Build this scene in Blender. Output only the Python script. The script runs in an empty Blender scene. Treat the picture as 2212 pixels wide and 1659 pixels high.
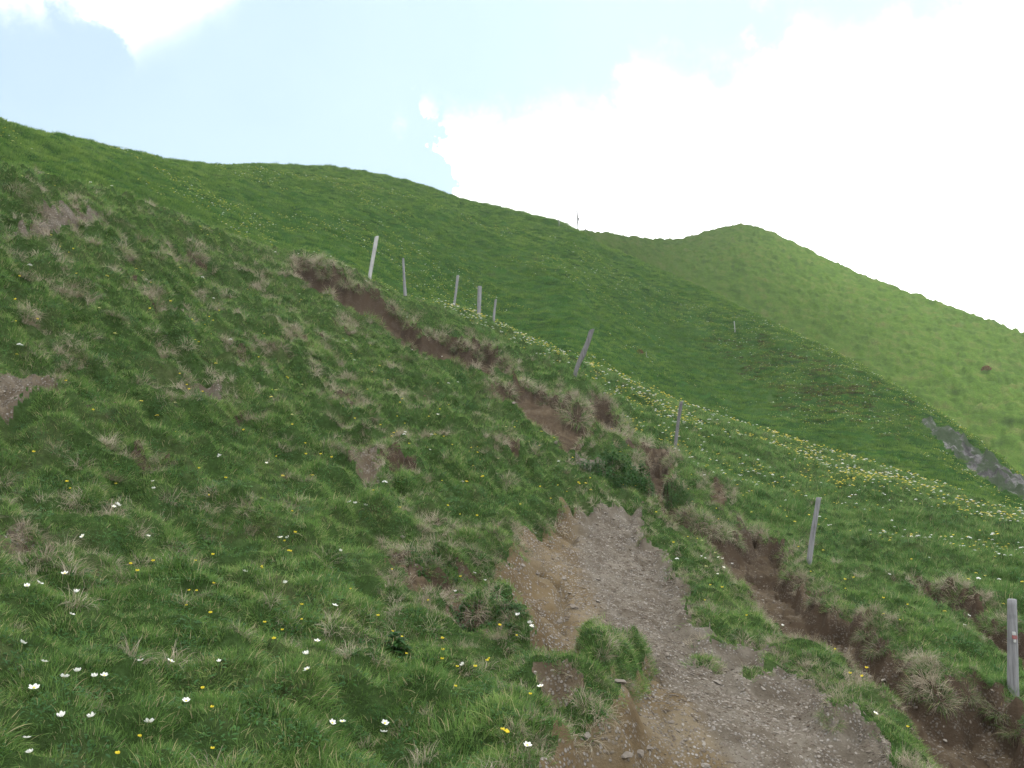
import bpy, math, random
import numpy as np
from math import radians as RD
rng = np.random.default_rng(7)
random.seed(7)
sc = bpy.context.scene
C = sc.collection
# ------------------------------------------------------------------ camera
F = 1995.0; CX, CY = 1106.0, 829.5            # focal length and centre in units of a 2212 px wide picture
PITCH = RD(6.0)
cam_d = bpy.data.cameras.new('camera'); cam = bpy.data.objects.new('camera', cam_d); C.objects.link(cam)
cam_d.sensor_width = 36.0; cam_d.lens = 36.0*F/2212.0; cam_d.clip_start = 0.05; cam_d.clip_end = 20000
cam.location = (0, 0, 0); cam.rotation_euler = (RD(90)+PITCH, 0, 0)
sc.camera = cam
def ray(X, Y):
    """picture point -> azimuth and tangent of elevation"""
    X = np.asarray(X, float); Y = np.asarray(Y, float)
    x = (X-CX)/F; u = (CY-Y)/F
    fw = math.cos(PITCH)-u*math.sin(PITCH); up = math.sin(PITCH)+u*math.cos(PITCH)
    return np.arctan2(x, fw), up/np.hypot(x, fw)
# ------------------------------------------------------------------ light
SUN_AZ, SUN_EL = RD(62), RD(50)
sc.view_settings.view_transform = 'Standard'; sc.view_settings.look = 'None'
sc.view_settings.gamma = 1.0; sc.view_settings.exposure = 1.1
sun_d = bpy.data.lights.new('sun', 'SUN'); sun_d.energy = 5.0; sun_d.angle = RD(4); sun_d.color = (1, .95, .86)
sun = bpy.data.objects.new('sun', sun_d); C.objects.link(sun)
SV = np.array([math.sin(SUN_AZ)*math.cos(SUN_EL), math.cos(SUN_AZ)*math.cos(SUN_EL), math.sin(SUN_EL)])
import mathutils
sun.rotation_euler = mathutils.Vector(SV).to_track_quat('Z', 'Y').to_euler()
sun.location = tuple(SV*50)

class NT:
    """small helper to write node trees"""
    def __init__(s, tree): s.t = tree; s.t.nodes.clear()
    def n(s, typ, **kw):
        nd = s.t.nodes.new(typ)
        ins = kw.pop('ins', {})
        for k, v in kw.items(): setattr(nd, k, v)
        for k, v in ins.items():
            if isinstance(v, bpy.types.NodeSocket): s.t.links.new(v, nd.inputs[k])
            else: nd.inputs[k].default_value = v
        return nd
    def l(s, a, b): s.t.links.new(a, b)
    def m(s, op, a, b=None, c=None, clamp=False):
        nd = s.t.nodes.new('ShaderNodeMath'); nd.operation = op; nd.use_clamp = clamp
        for i, v in enumerate((a, b, c)):
            if v is None: continue
            if isinstance(v, bpy.types.NodeSocket): s.t.links.new(v, nd.inputs[i])
            else: nd.inputs[i].default_value = v
        return nd.outputs[0]
    def mix(s, f, a, b, mode='MIX'):
        nd = s.t.nodes.new('ShaderNodeMix'); nd.data_type = 'RGBA'; nd.blend_type = mode
        for i, v in ((0, f), (6, a), (7, b)):
            if isinstance(v, bpy.types.NodeSocket): s.t.links.new(v, nd.inputs[i])
            elif i == 0: nd.inputs[0].default_value = v
            else: nd.inputs[i].default_value = (*v, 1)
        return nd.outputs[2]
    def noise(s, scale, detail=4, rough=.55, vec=None, dim='3D', dist=0.0):
        nd = s.t.nodes.new('ShaderNodeTexNoise'); nd.noise_dimensions = dim
        nd.inputs['Scale'].default_value = scale; nd.inputs['Detail'].default_value = detail
        nd.inputs['Roughness'].default_value = rough; nd.inputs['Distortion'].default_value = dist
        if vec is not None: s.t.links.new(vec, nd.inputs['Vector'])
        return nd.outputs[0]
    def ramp(s, fac, stops, interp='LINEAR'):
        nd = s.t.nodes.new('ShaderNodeValToRGB'); s.t.links.new(fac, nd.inputs[0]); cr = nd.color_ramp
        cr.interpolation = interp
        while len(cr.elements) < len(stops): cr.elements.new(.5)
        for e, (p, c) in zip(cr.elements, stops):
            e.position = p; e.color = (*c, 1) if len(c) == 3 else c
        return nd.outputs[0]
    def sstep(s, v, a, b):
        nd = s.t.nodes.new('ShaderNodeMapRange'); nd.interpolation_type = 'SMOOTHSTEP'
        s.t.links.new(v, nd.inputs[0]); nd.inputs[1].default_value = a; nd.inputs[2].default_value = b
        return nd.outputs[0]

def build_world():
    w = bpy.data.worlds.new('World'); sc.world = w; w.use_nodes = True
    T = NT(w.node_tree)
    sky = T.n('ShaderNodeTexSky', sky_type='NISHITA', sun_disc=False, sun_elevation=SUN_EL, sun_rotation=SUN_AZ,
              altitude=1500, air_density=1.0, dust_density=1.5, ozone_density=1.0)
    tc = T.n('ShaderNodeTexCoord'); d = tc.outputs['Generated']
    xyz = T.n('ShaderNodeSeparateXYZ', ins={0: d})
    az = T.m('ARCTAN2', xyz.outputs[0], xyz.outputs[1]); el = T.m('ARCSINE', xyz.outputs[2])
    u = T.m('MULTIPLY_ADD', az, 0.5, 0.5)          # az -1..1 rad -> 0..1
    def edge(pts):
        c = T.n('ShaderNodeFloatCurve'); cm = c.mapping.curves[0]; c.mapping.use_clip = False
        P = []
        for X, Y in pts:
            a, te = ray(X, Y); P.append((float(a)*.5+.5, math.atan(float(te))))
        P = [(0, P[0][1])]+P+[(1, P[-1][1])]
        while len(cm.points) < len(P): cm.points.new(.5, .5)
        for q, p in zip(cm.points, P): q.location = p; q.handle_type = 'VECTOR'
        c.mapping.update(); T.l(un, c.inputs['Value']); return c.outputs[0]
    n1 = T.noise(9, 7, .62, d); n2 = T.noise(30, 5, .6, d)
    nn = T.m('ADD', T.m('MULTIPLY', T.m('SUBTRACT', n1, .5), .16), T.m('MULTIPLY', T.m('SUBTRACT', n2, .5), .05))
    un = T.m('MULTIPLY_ADD', nn, .9, u)
    top = edge([(600, 900), (880, 700), (925, 420), (940, 215), (1050, 205), (1150, 190), (1290, 190), (1340, 150), (1400, 105), (1470, 135),
                (1560, 115), (1640, 100), (1690, 35), (1760, 5), (1850, 60), (1950, 50), (2050, 0), (2212, -150), (2600, -400), (3200, -300)])
    c1 = T.sstep(T.m('SUBTRACT', T.m('ADD', top, nn), el), -.03, .085)
    bot = edge([(-800, 95), (0, 58), (90, 76), (140, 42), (155, -20), (190, 20), (250, 48), (280, 124), (320, 142), (390, 102), (470, 55), (540, -5), (640, -80), (1500, -250), (2600, -100)])
    c2 = T.sstep(T.m('SUBTRACT', T.m('ADD', el, nn), bot), -.03, .075)
    # small loose wisps left of the big cloud
    def blob(X, Y, rx, ry):
        a, te = ray(X, Y); e0 = math.atan(float(te))
        dx = T.m('DIVIDE', T.m('SUBTRACT', az, float(a)), rx/F); dy = T.m('DIVIDE', T.m('SUBTRACT', el, e0), ry/F)
        q = T.m('ADD', T.m('MULTIPLY', dx, dx), T.m('MULTIPLY', dy, dy))
        return T.sstep(T.m('ADD', T.m('SUBTRACT', .7, q), T.m('MULTIPLY', nn, 34)), 0.0, 1.9)
    w1 = T.m('MULTIPLY', blob(862, 285, 34, 72), .9); w2 = T.m('MULTIPLY', blob(902, 365, 22, 30), .8)
    w3 = T.m('MULTIPLY', blob(560, 125, 60, 20), .1)
    cl = T.m('MAXIMUM', T.m('MAXIMUM', c1, c2), T.m('MAXIMUM', T.m('MAXIMUM', w1, w2), w3))
    # thin high veil that whitens the blue towards the sun
    veil = T.m('ADD', T.m('MULTIPLY', T.sstep(az, -.6, .5), .22), T.m('MULTIPLY', T.noise(3.0, 5, .5, d), .22))
    blue = T.mix(T.m('ADD', veil, .30, clamp=True), (0, 0, 0), (11.0, 11.6, 11.6))
    mm = T.n('ShaderNodeMix', data_type='RGBA'); T.l(T.m('ADD', veil, .40, clamp=True), mm.inputs[0])
    gain = T.mix(1.0, sky.outputs[0], (.72, .86, .86), 'MULTIPLY')
    T.l(gain, mm.inputs[6]); mm.inputs[7].default_value = (5.7, 6.9, 7.7, 1)
    soft = T.ramp(T.noise(5, 6, .6, d), [(.3, (13.0, 13.2, 13.6)), (.65, (17, 17, 17))])
    col = T.mix(T.m('POWER', cl, 2.4), mm.outputs[2], soft)
    bg = T.n('ShaderNodeBackground', ins={0: col, 1: 0.09})
    o = T.n('ShaderNodeOutputWorld'); T.l(bg.outputs[0], o.inputs[0])
build_world()

# ------------------------------------------------------------------ helpers
def tag(o, label=None, cat=None, group=None, kind=None):
    if label: o['label'] = label
    if cat: o['category'] = cat
    if group: o['group'] = group
    if kind: o['kind'] = kind
    return o
def mesh_obj(name, V, Fc, mats=(), parent=None, smooth=True, attrs=None, mat_idx=None, link=True):
    me = bpy.data.meshes.new(name)
    V = np.asarray(V, np.float32)
    if isinstance(Fc, np.ndarray):
        k = Fc.shape[1]; n = len(Fc)
        me.vertices.add(len(V)); me.vertices.foreach_set('co', V.ravel())
        me.loops.add(n*k); me.loops.foreach_set('vertex_index', Fc.astype(np.int32).ravel())
        me.polygons.add(n); me.polygons.foreach_set('loop_start', np.arange(0, n*k, k, dtype=np.int32))
        me.polygons.foreach_set('loop_total', np.full(n, k, np.int32))
        me.update(calc_edges=True); me.validate()
    else:
        me.from_pydata([tuple(v) for v in V], [], Fc)
    me.polygons.foreach_set('use_smooth', np.full(len(me.polygons), smooth))
    if mat_idx is not None: me.polygons.foreach_set('material_index', np.asarray(mat_idx, np.int32))
    for k, a in (attrs or {}).items():
        at = me.attributes.new(k, 'FLOAT', 'POINT'); at.data.foreach_set('value', np.asarray(a, np.float32))
    for m in (mats if isinstance(mats, (list, tuple)) else [mats]): me.materials.append(m)
    o = bpy.data.objects.new(name, me)
    if link: C.objects.link(o)
    if parent: o.parent = parent
    return o
def hash2(ix, iy, s):
    h = (ix.astype(np.int64)*374761393 + iy.astype(np.int64)*668265263 + s*974634777) & 0x7fffffff
    h = (h ^ (h >> 13))*1274126177 & 0x7fffffff
    return (h ^ (h >> 16)) & 0xffff
def perlin(x, y, s=0):
    x = np.asarray(x, float); y = np.asarray(y, float)
    xi = np.floor(x); yi = np.floor(y); xf = x-xi; yf = y-yi
    u = xf*xf*xf*(xf*(xf*6-15)+10); v = yf*yf*yf*(yf*(yf*6-15)+10)
    def g(dx, dy):
        a = hash2(xi+dx, yi+dy, s)*(2*math.pi/65536)
        return np.cos(a)*(xf-dx)+np.sin(a)*(yf-dy)
    a = g(0, 0); b = g(1, 0); c = g(0, 1); d = g(1, 1)
    return ((a+(b-a)*u)+((c+(d-c)*u)-(a+(b-a)*u))*v)*1.5
def fbm(x, y, s=0, o=4, g=.5):
    r = 0; a = 1
    for i in range(o):
        r = r+a*perlin(x, y, s+i*17); x = x*2.03+5.1; y = y*2.03+1.7; a *= g
    return r
def sst(a, b, x):
    t = np.clip((x-a)/(b-a), 0, 1); return t*t*(3-2*t)

# ------------------------------------------------------------------ the lie of the land
# lines across the view: picture x, picture y, horizontal distance in metres
L1 = [(-700,1659,3.4),(0,1659,4.4),(700,1659,4.8),(1200,1659,5.2),(1600,1659,5.6),(1900,1659,6.6),(2212,1659,8.5),(2800,1659,10)]
L2 = [(-700,1400,4.6),(0,1400,5.6),(700,1400,6.4),(1106,1400,7.2),(1500,1400,8.2),(1757,1400,10.0),(1900,1400,11),(2212,1400,13.5),(2800,1450,15)]
L3 = [(-700,1180,6),(0,1200,7.2),(700,1200,8.7),(1106,1200,10.5),(1400,1200,12.8),(1757,1200,17.4),(2212,1250,18.5),(2800,1350,19)]
L4 = [(-700,960,7.6),(0,1000,9.3),(400,1000,10.5),(700,1000,12),(1106,1000,15.5),(1250,1000,18),(1465,1000,22.2),(1757,1050,26),(2212,1165,23.5),(2800,1310,22)]
L5 = [(-700,680,10),(0,750,12.5),(300,760,14),(700,800,18.5),(900,820,21),(1106,830,25),(1250,860,25),(1350,900,27),(1465,935,27.5),(1757,1000,29.5),(2212,1133,26),(2800,1290,24)]
L6 = [(-700,420,14),(0,500,17),(300,600,19),(700,650,27),(900,700,29.5),(1106,770,31),(1250,808,28.3),(1465,900,32),(1757,980,31.6),(2212,1118,27.4),(2800,1276,25)]
L7 = [(-700,180,19),(-300,260,21),(0,355,23),(100,383,25),(210,402,26.5),(400,465,30),(500,508,32),(600,538,34),(700,555,34),(800,600,34),(870,638,35.5),(985,662,40),(1068,695,41),
      (1150,735,38),(1240,775,33),(1350,815,34),(1480,875,35),(1600,915,34.5),(1750,965,33.5),(1900,1010,31),(2050,1055,29.5),(2212,1110,28),(2800,1270,26)]
L13 = [(-700,80,60),(-300,190,70),(0,270,80),(150,302,92),(370,350,108),(480,356,116),(570,354,122),(720,360,130),(800,372,132),(900,395,132),(1000,430,130),(1100,452,128),(1205,477,125),(1246,495,124),
       (1304,533,122),(1351,550,120),(1438,589,119),(1533,629,116),(1597,663,113),(1698,713,106),(1837,779,99),(1972,856,92),(2053,907,88),(2124,962,85),(2212,1036,80),(2500,1200,75),(2800,1330,70)]
L17 = [(-700,300,160),(0,400,170),(900,480,180),(1100,505,175),(1190,500,170),(1265,498,168),(1320,503,185),(1430,517,225),(1480,513,232),(1540,495,236),(1580,485,238),(1605,483,238),(1650,492,236),
       (1720,525,232),(1800,565,226),(1870,595,220),(1950,625,212),(2050,660,204),(2212,718,190),(2500,830,180),(2800,960,170)]
# azimuth samples: fine in and around the view, coarse behind
AZ = np.concatenate([np.linspace(-math.pi, -1.0, 40, endpoint=False), np.linspace(-1.0, -.62, 90, endpoint=False),
                     np.linspace(-.62, .62, 1180, endpoint=False), np.linspace(.62, 1.0, 90, endpoint=False), np.linspace(1.0, math.pi, 41)])
def line(L, sm=.012):
    a, te, r = [], [], []
    for X, Y, R in L:
        aa, tt = ray(X, Y); a.append(float(aa)); te.append(float(tt)); r.append(R)
    fa = np.linspace(-1.3, 1.3, 2601)
    z = np.interp(fa, a, np.array(te)*np.array(r)); rr = np.interp(fa, a, r)
    k = np.arange(-60, 61); g = np.exp(-.5*(k*.001/sm)**2); g /= g.sum()
    z = np.convolve(np.pad(z, 60, 'edge'), g, 'valid'); rr = np.convolve(np.pad(rr, 60, 'edge'), g, 'valid')
    return np.interp(AZ, fa, rr), np.interp(AZ, fa, z)
knots = []
knots.append((np.full_like(AZ, 1.2), np.full_like(AZ, -1.62)))
knots.append((np.full_like(AZ, 2.4), -1.62-.12*np.sin(AZ)))
for L, s in ((L1,.03),(L2,.03),(L3,.03),(L4,.025),(L5,.02),(L6,.015),(L7,.007)): knots.append(line(L, s))
rc, zc = knots[-1]
knots.append((rc*1.14, zc-.02*rc)); knots.append((rc*1.35, zc-.01*rc+zc*.28))
r13, z13 = line(L13, .006)
right = sst(.05, .5, AZ)
r9 = rc*1.62; z9 = zc*1.62-.012*r9-(.02*r9)*right; knots.append((r9, z9))
m = .5; knots.append((r9+(r13-r9)*m, z9+(z13-z9)*m+1.6-4.0*np.exp(-((AZ-.18)/.12)**2)-2.5*right))
m = .82; knots.append((r9+(r13-r9)*m, z9+(z13-z9)*m+.8-1.0*np.exp(-((AZ-.18)/.12)**2)))
knots.append((r13, z13)); knots.append((r13*1.07, z13-.03*r13))
r17, z17 = line(L17, .006)
r15 = r13+(r17-r13)*.3; z15 = np.minimum(z13/r13, z17/r17)*r15-.035*r15; knots.append((r15, z15))
for m in (.4, .8): knots.append((r15+(r17-r15)*m, z15+(z17-z15)*m+.022*(r17-r15)))
knots.append((r17, z17)); knots.append((r17*1.08, z17-.06*r17)); knots.append((np.full_like(AZ, 480.), np.full_like(AZ, -60.)))
knots.append((np.full_like(AZ, 1500.), np.full_like(AZ, -380.))); knots.append((np.full_like(AZ, 1800.), np.full_like(AZ, -390.)))
KR = np.log(np.array([k[0] for k in knots])); KZ = np.array([k[1] for k in knots])
# behind the camera: a plain slope falling away
wrap = sst(.95, 2.2, np.abs(AZ))
rr = np.exp(KR); KZ = KZ*(1-wrap)+wrap*np.where(rr < 300, -1.62-.18*rr, KZ)
LR = np.concatenate([np.arange(math.log(1.2), math.log(3.6), .03), np.arange(math.log(3.6), math.log(270), .0052), np.arange(math.log(270), math.log(1750), .07)])
def pchip(x, y, xq):
    h = np.diff(x); d = np.diff(y)/h; mm = np.zeros_like(y)
    w1 = 2*h[1:]+h[:-1]; w2 = h[1:]+2*h[:-1]
    with np.errstate(divide='ignore', invalid='ignore'):
        hm = (w1+w2)/(w1/d[:-1]+w2/d[1:])
    mm[1:-1] = np.where(d[:-1]*d[1:] > 0, hm, 0); mm[0] = d[0]; mm[-1] = d[-1]
    i = np.clip(np.searchsorted(x, xq)-1, 0, len(x)-2); t = (xq-x[i])/h[i]
    t2 = t*t; t3 = t2*t
    return (2*t3-3*t2+1)*y[i]+(t3-2*t2+t)*h[i]*mm[i]+(-2*t3+3*t2)*y[i+1]+(t3-t2)*h[i]*mm[i+1]
NA, NR = len(AZ), len(LR)
Z = np.empty((NA, NR)); R = np.exp(LR)[None, :]
for i in range(NA):
    # interpolate height against distance, so that straight slopes stay straight
    Z[i] = pchip(np.exp(KR[:, i]), KZ[:, i], R[0])
XX = np.sin(AZ)[:, None]*R; YY = np.cos(AZ)[:, None]*R
TE = Z/R
BASE = Z.copy()
JN = np.searchsorted(LR, np.log(rc))            # index of the near crest per azimuth
def hit(X, Y, lo=0.0, surf=None):
    """where the ray through a picture point meets the ground beyond distance lo -> x, y, z"""
    te_arr = TE if surf is None else surf/R
    a, te = ray(X, Y); a = float(a); te = float(te)
    i = int(np.clip(np.searchsorted(AZ, a)-1, 0, NA-2)); f = (a-AZ[i])/(AZ[i+1]-AZ[i])
    col = te_arr[i]*(1-f)+te_arr[i+1]*f
    j0 = int(np.searchsorted(LR, math.log(lo))) if lo > 1.2 else 1
    k = np.nonzero(col[j0:] >= te)[0]
    if len(k) == 0: j = int(np.argmax(col[j0:]))+j0; t = 0
    else:
        j = max(j0, int(k[0])+j0); t = 0 if j == 0 else np.clip((te-col[j-1])/(col[j]-col[j-1]+1e-9), 0, 1)
    r = math.exp(LR[j-1]+(LR[j]-LR[j-1])*t) if j > 0 else math.exp(LR[0])
    return math.sin(a)*r, math.cos(a)*r, te*r

# bare ground, outlines as seen, laid on the slope: (name, depth, bank width, colour class, outline)
P = {}
P['main'] = (.17, .22, [(1211,1120),(1234,1103),(1300,1100),(1362,1107),(1379,1120),(1366,1167),(1433,1184),(1423,1208),(1457,1235),(1467,1268),(1470,1322),(1517,1332),(1540,1350),(1520,1366),(1551,1373),(1600,1380),(1648,1390),
   (1640,1415),(1595,1444),(1640,1448),(1719,1442),(1696,1464),(1743,1474),(1780,1498),(1765,1531),(1803,1575),(1850,1562),(1862,1566),(1888,1600),(1915,1640),(1942,1690),(1980,1800),(1150,1800),
   (1194,1659),(1217,1605),(1227,1572),(1300,1575),(1345,1545),(1350,1490),(1310,1455),(1290,1430),(1262,1425),(1236,1424),(1190,1418),(1163,1423),(1160,1386),(1162,1349),(1136,1302),(1109,1268),(1082,1245),(1143,1225),(1133,1201),(1133,1157),(1167,1147)])
P['branch'] = (.12, .15, [(846,1210),(882,1212),(892,1244),(941,1256),(982,1266),(992,1312),(1038,1352),(1022,1362),(978,1338),(964,1292),(914,1278),(855,1237)])
P['gully'] = (.40, .20, [(1402,1000),(1430,962),(1446,1010),(1425,1060),(1466,1130),(1510,1144),(1581,1172),(1610,1170),(1618,1125),(1642,1161),(1682,1167),(1699,1201),(1675,1221),(1723,1248),(1756,1289),(1770,1322),(1824,1329),(1857,1342),(1864,1363),
   (1888,1396),(1948,1423),(1955,1464),(1992,1487),(2039,1514),(2124,1501),(2167,1535),(2201,1572),(2260,1680),(2300,1800),(2085,1800),(2022,1659),(1998,1605),(1964,1565),(1920,1526),(1894,1491),(1857,1450),(1807,1403),(1743,1386),(1709,1359),(1659,1329),
   (1638,1295),(1611,1265),(1581,1235),(1561,1208),(1524,1174),(1466,1150),(1430,1110),(1395,1040)])
P['hollow'] = (.42, .25, [(1050,846),(1100,836),(1160,840),(1205,856),(1240,905),(1275,905),(1280,865),(1310,862),(1325,900),(1345,940),(1320,955),(1290,950),(1250,957),(1225,975),(1203,955),(1170,925),(1135,900),(1095,872)])
P['scree'] = (.1, .2, [(1240,986),(1281,995),(1313,1012),(1300,1030),(1281,1035),(1262,1020),(1240,1005)])
P['shelf'] = (.2, .3, [(1335,955),(1400,962),(1442,972),(1440,1000),(1400,990),(1350,978)])
P['trench'] = (.62, .26, [(637,572),(660,602),(721,633),(751,666),(799,690),(819,710),(856,712),(890,744),(933,774),(984,801),(1031,815),(1099,820),(1108,798),(1078,778),(1048,749),(1014,752),(967,715),(913,722),(900,705),(873,688),(879,673),(826,648),(809,627),(758,622),(745,605),(694,582),(674,563),(644,553)])
P['ditch'] = (.45, .2, [(1968,1240),(2006,1262),(2050,1278),(2107,1300),(2124,1346),(2178,1366),(2240,1410),(2300,1480),(2240,1460),(2178,1440),(2124,1394),(2087,1330),(2019,1298),(1985,1270)])
P['turf_a'] = (.08, .15, [(20,500),(51,490),(101,496),(118,486),(148,470),(219,470),(202,486),(111,503),(74,517)])
P['turf_b'] = (.08, .15, [(-40,838),(0,843),(81,850),(111,863),(61,887),(0,893),(-40,890)])
P['turf_c'] = (.06, .12, [(-60,1165),(0,1171),(51,1171),(57,1204),(37,1235),(0,1228),(-60,1225)])
P['turf_h'] = (.06, .12, [(8,1135),(50,1137),(62,1152),(30,1160)])
P['turf_d'] = (.1, .15, [(310,648),(330,655),(354,672),(404,703),(385,706),(350,692),(322,670)])
P['turf_e'] = (.06, .12, [(400,838),(430,843),(466,850),(455,864),(428,861)])
P['turf_f'] = (.08, .15, [(768,1010),(792,996),(815,1011),(812,1028),(790,1033)])
P['turf_g'] = (.2, .25, [(735,960),(765,955),(785,975),(760,985)])
P['turf_i'] = (.2, .25, [(846,1000),(880,1005),(895,1025),(860,1035)])
P['turf_j'] = (.2, .3, [(1085,975),(1110,968),(1130,985),(1100,998)])
P['turf_k'] = (.15, .25, [(1535,1040),(1560,1045),(1565,1075),(1545,1080)])
P['ledge'] = (.12, .15, [(1160,1478),(1200,1500),(1235,1505),(1215,1520),(1170,1505)])
ISL = {'sod': (.30, .16, [(1236,1428),(1233,1400),(1262,1372),(1300,1368),(1320,1385),(1372,1370),(1418,1398),(1404,1428),(1386,1462),(1345,1482),(1318,1500),(1280,1490),(1250,1450)]),
       'tuft_a': (.07, .08, [(1482,1342),(1530,1345),(1545,1355),(1500,1358)]), 'tuft_b': (.10, .1, [(1490,1378),(1540,1372),(1558,1385),(1545,1402),(1505,1400)])}
def sdist(px, py, poly):
    """signed distance (metres, positive inside) to a closed outline"""
    poly = np.array(poly); n = len(poly); d = np.full(px.shape, 1e9); ins = np.zeros(px.shape, bool)
    for i in range(n):
        ax, ay = poly[i]; bx, by = poly[(i+1) % n]; ex, ey = bx-ax, by-ay
        t = np.clip(((px-ax)*ex+(py-ay)*ey)/(ex*ex+ey*ey+1e-12), 0, 1)
        d = np.minimum(d, (px-ax-t*ex)**2+(py-ay-t*ey)**2)
        c = (ay > py) != (by > py)
        with np.errstate(divide='ignore', invalid='ignore'):
            ins ^= c & (px < (bx-ax)*(py-ay)/(by-ay+1e-12)+ax)
    d = np.sqrt(d); return np.where(ins, d, -d)
def rounded(pts, n=2):
    for _ in range(n):
        q = []
        for i in range(len(pts)):
            a_, b_ = pts[i], pts[(i+1) % len(pts)]
            q += [(a_[0]*.75+b_[0]*.25, a_[1]*.75+b_[1]*.25), (a_[0]*.25+b_[0]*.75, a_[1]*.25+b_[1]*.75)]
        pts = q
    return pts
def world_poly(pts, rnd=True): return [hit(X, Y)[:2] for X, Y in (rounded(pts) if rnd else pts)]
j1 = int(np.searchsorted(LR, math.log(62)))
nx, ny = XX[:, :j1], YY[:, :j1]
# humps and hollows of the near slope
near = (1-sst(1.0, 1.25, R[:, :j1]/rc[:, None]))
wx = nx+.35*perlin(nx*.9, ny*.9, 3); wy = ny+.35*perlin(nx*.9, ny*.9, 4)
h1 = perlin(wx*.75, wy*1.15, 11); h2 = perlin(wx*1.9, wy*2.6, 12); h3 = perlin(nx*4.6, ny*5.6, 13); h0 = perlin(nx*.28, ny*.34, 14)
bil = .5-np.abs(perlin(wx*.95+3, wy*1.5, 15))*1.6
fade = sst(3, 5, R[:, :j1])
leftside = 1-sst(.02, .22, AZ)[:, None]*.65
relief = fade*(.18*h0+leftside*(.20*h1+.14*h2+.10*bil+.10*(.4-np.abs(perlin(nx*2.4,ny*3.0,16)*2)))+.12*h3)*np.clip(R[:, :j1]/11, .6, 1.35)
dz = relief*(near*.8+.2)
dz = dz*(1-.45*sst(.85, .97, R[:, :j1]/rc[:, None]))
SD = np.full(nx.shape, -9.0); CLS = np.zeros(nx.shape); DEP = np.zeros(nx.shape)
edge_n = .06*perlin(nx*2.3, ny*2.3, 21)+.02*perlin(nx*6, ny*6, 22)
def clip_box(poly, pad=1.2):
    p = np.array(poly); 
    return (nx > p[:, 0].min()-pad) & (nx < p[:, 0].max()+pad) & (ny > p[:, 1].min()-pad) & (ny < p[:, 1].max()+pad)
GREY = {'main': 1.0, 'scree': .9, 'turf_a': .9, 'turf_b': .7, 'turf_c': .8, 'turf_h': .7, 'turf_d': .9, 'turf_e': .8, 'turf_f': .7, 'branch': .45, 'gully': .18, 'shelf': .1, 'ledge': .6}
SDI = {}
for nm, (dep, bw, pts) in P.items():
    W = world_poly(pts); m = clip_box(W)
    s = np.full(nx.shape, -9.0); s[m] = sdist(nx[m], ny[m], W)
    s = np.where(m, s+(.05 if 'turf' in nm else .07*np.clip(R[:, :j1]/12, .35, 1))+edge_n*(2.0 if 'turf' in nm else (1.4 if nm != 'main' else 1.0)), s); SDI[nm] = s
    c = dep*sst(-.04, bw, s)
    if nm in ('gully', 'trench', 'hollow', 'ditch'):
        c += -.06*np.exp(-((s+.18)/.16)**2)*(s < .1)
    if nm == 'main':   # worn edge: deep scarp near the camera on the left
        c += .30*sst(0, .35, s)*sst(7.3, 6.2, R[:, :j1])*np.ones_like(s)
    DEP = np.where(np.abs(c) > np.abs(DEP), c, DEP)
    up = s > SD; CLS = np.where(up, GREY.get(nm, 0.0), CLS); SD = np.maximum(SD, s)
# many small hollows where the turf has slipped on the steep left slope
cav = (perlin(nx*.8+7, ny*1.25, 61)+.45*perlin(nx*2.1, ny*2.7, 62)-.80)*.45-.6*sst(-.05, .12, AZ[:, None]+.008*(R[:, :j1]-8))-.5*sst(7.5, 5.5, R[:, :j1])-.5*sst(.80, .9, R[:, :j1]/rc[:, None])
DEP = np.maximum(DEP, .20*sst(-.06, .10, cav)); up = cav > SD; CLS = np.where(up, .05, CLS); SD = np.maximum(SD, cav)
islz = np.zeros(nx.shape)
for nm, (hgt, bw, pts) in ISL.items():
    W = world_poly(pts); m = clip_box(W); s = np.full(nx.shape, -9.0); s[m] = sdist(nx[m], ny[m], W); s = np.where(m, s+edge_n*.5, s)
    islz += hgt*sst(-.03, bw, s); SD = np.minimum(SD, -s)
STONY = sst(-.03, .06, AZ[:, None]-np.interp(R[:, :j1], [5.5, 7, 8.5, 12, 20], [.27, .19, .085, .055, .05]))*(CLS > .9)+.85*(CLS < .95)*CLS
dirt = sst(-.02, .05, SD)
rough = dirt*((.016+.03*(CLS < .5))*perlin(nx*7, ny*7, 31)+(.010+.015*(CLS < .5))*perlin(nx*17, ny*17, 32)+.02*perlin(nx*2.4, ny*2.4, 33))
# the water rill worn in the path and a few washed-out holes
def polyline_dist(pts, closed=False):
    W = world_poly(pts, False); d = np.full(nx.shape, 9.0); m = clip_box(W, .8)
    for (ax, ay), (bx, by) in zip(W[:-1], W[1:]):
        ex, ey = bx-ax, by-ay; t = np.clip(((nx[m]-ax)*ex+(ny[m]-ay)*ey)/(ex*ex+ey*ey), 0, 1)
        d[m] = np.minimum(d[m], np.hypot(nx[m]-ax-t*ex, ny[m]-ay-t*ey))
    return d
rill = polyline_dist([(1150,1195),(1190,1212),(1217,1236),(1213,1268),(1195,1300),(1205,1318)])
r2 = polyline_dist([(1205,1318),(1245,1345),(1222,1370),(1210,1390)])
r3 = polyline_dist([(1305,1590),(1340,1625),(1392,1650),(1430,1690)])
r4 = polyline_dist([(1560,1440),(1520,1520),(1540,1600),(1530,1680)])
carve = .10*np.exp(-(rill/.07)**2)+.05*np.exp(-(r2/.10)**2)+.14*np.exp(-(r3/.13)**2)+.04*np.exp(-(r4/.12)**2)
hole = polyline_dist([(1205,1297),(1230,1292)]); carve += .10*np.exp(-(hole/.09)**2)
hole = polyline_dist([(1640,1195),(1655,1210)]); carve += .22*np.exp(-(hole/.2)**2)
hole = polyline_dist([(1380,1598),(1400,1606)]); carve += .10*np.exp(-(hole/.12)**2)
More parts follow.
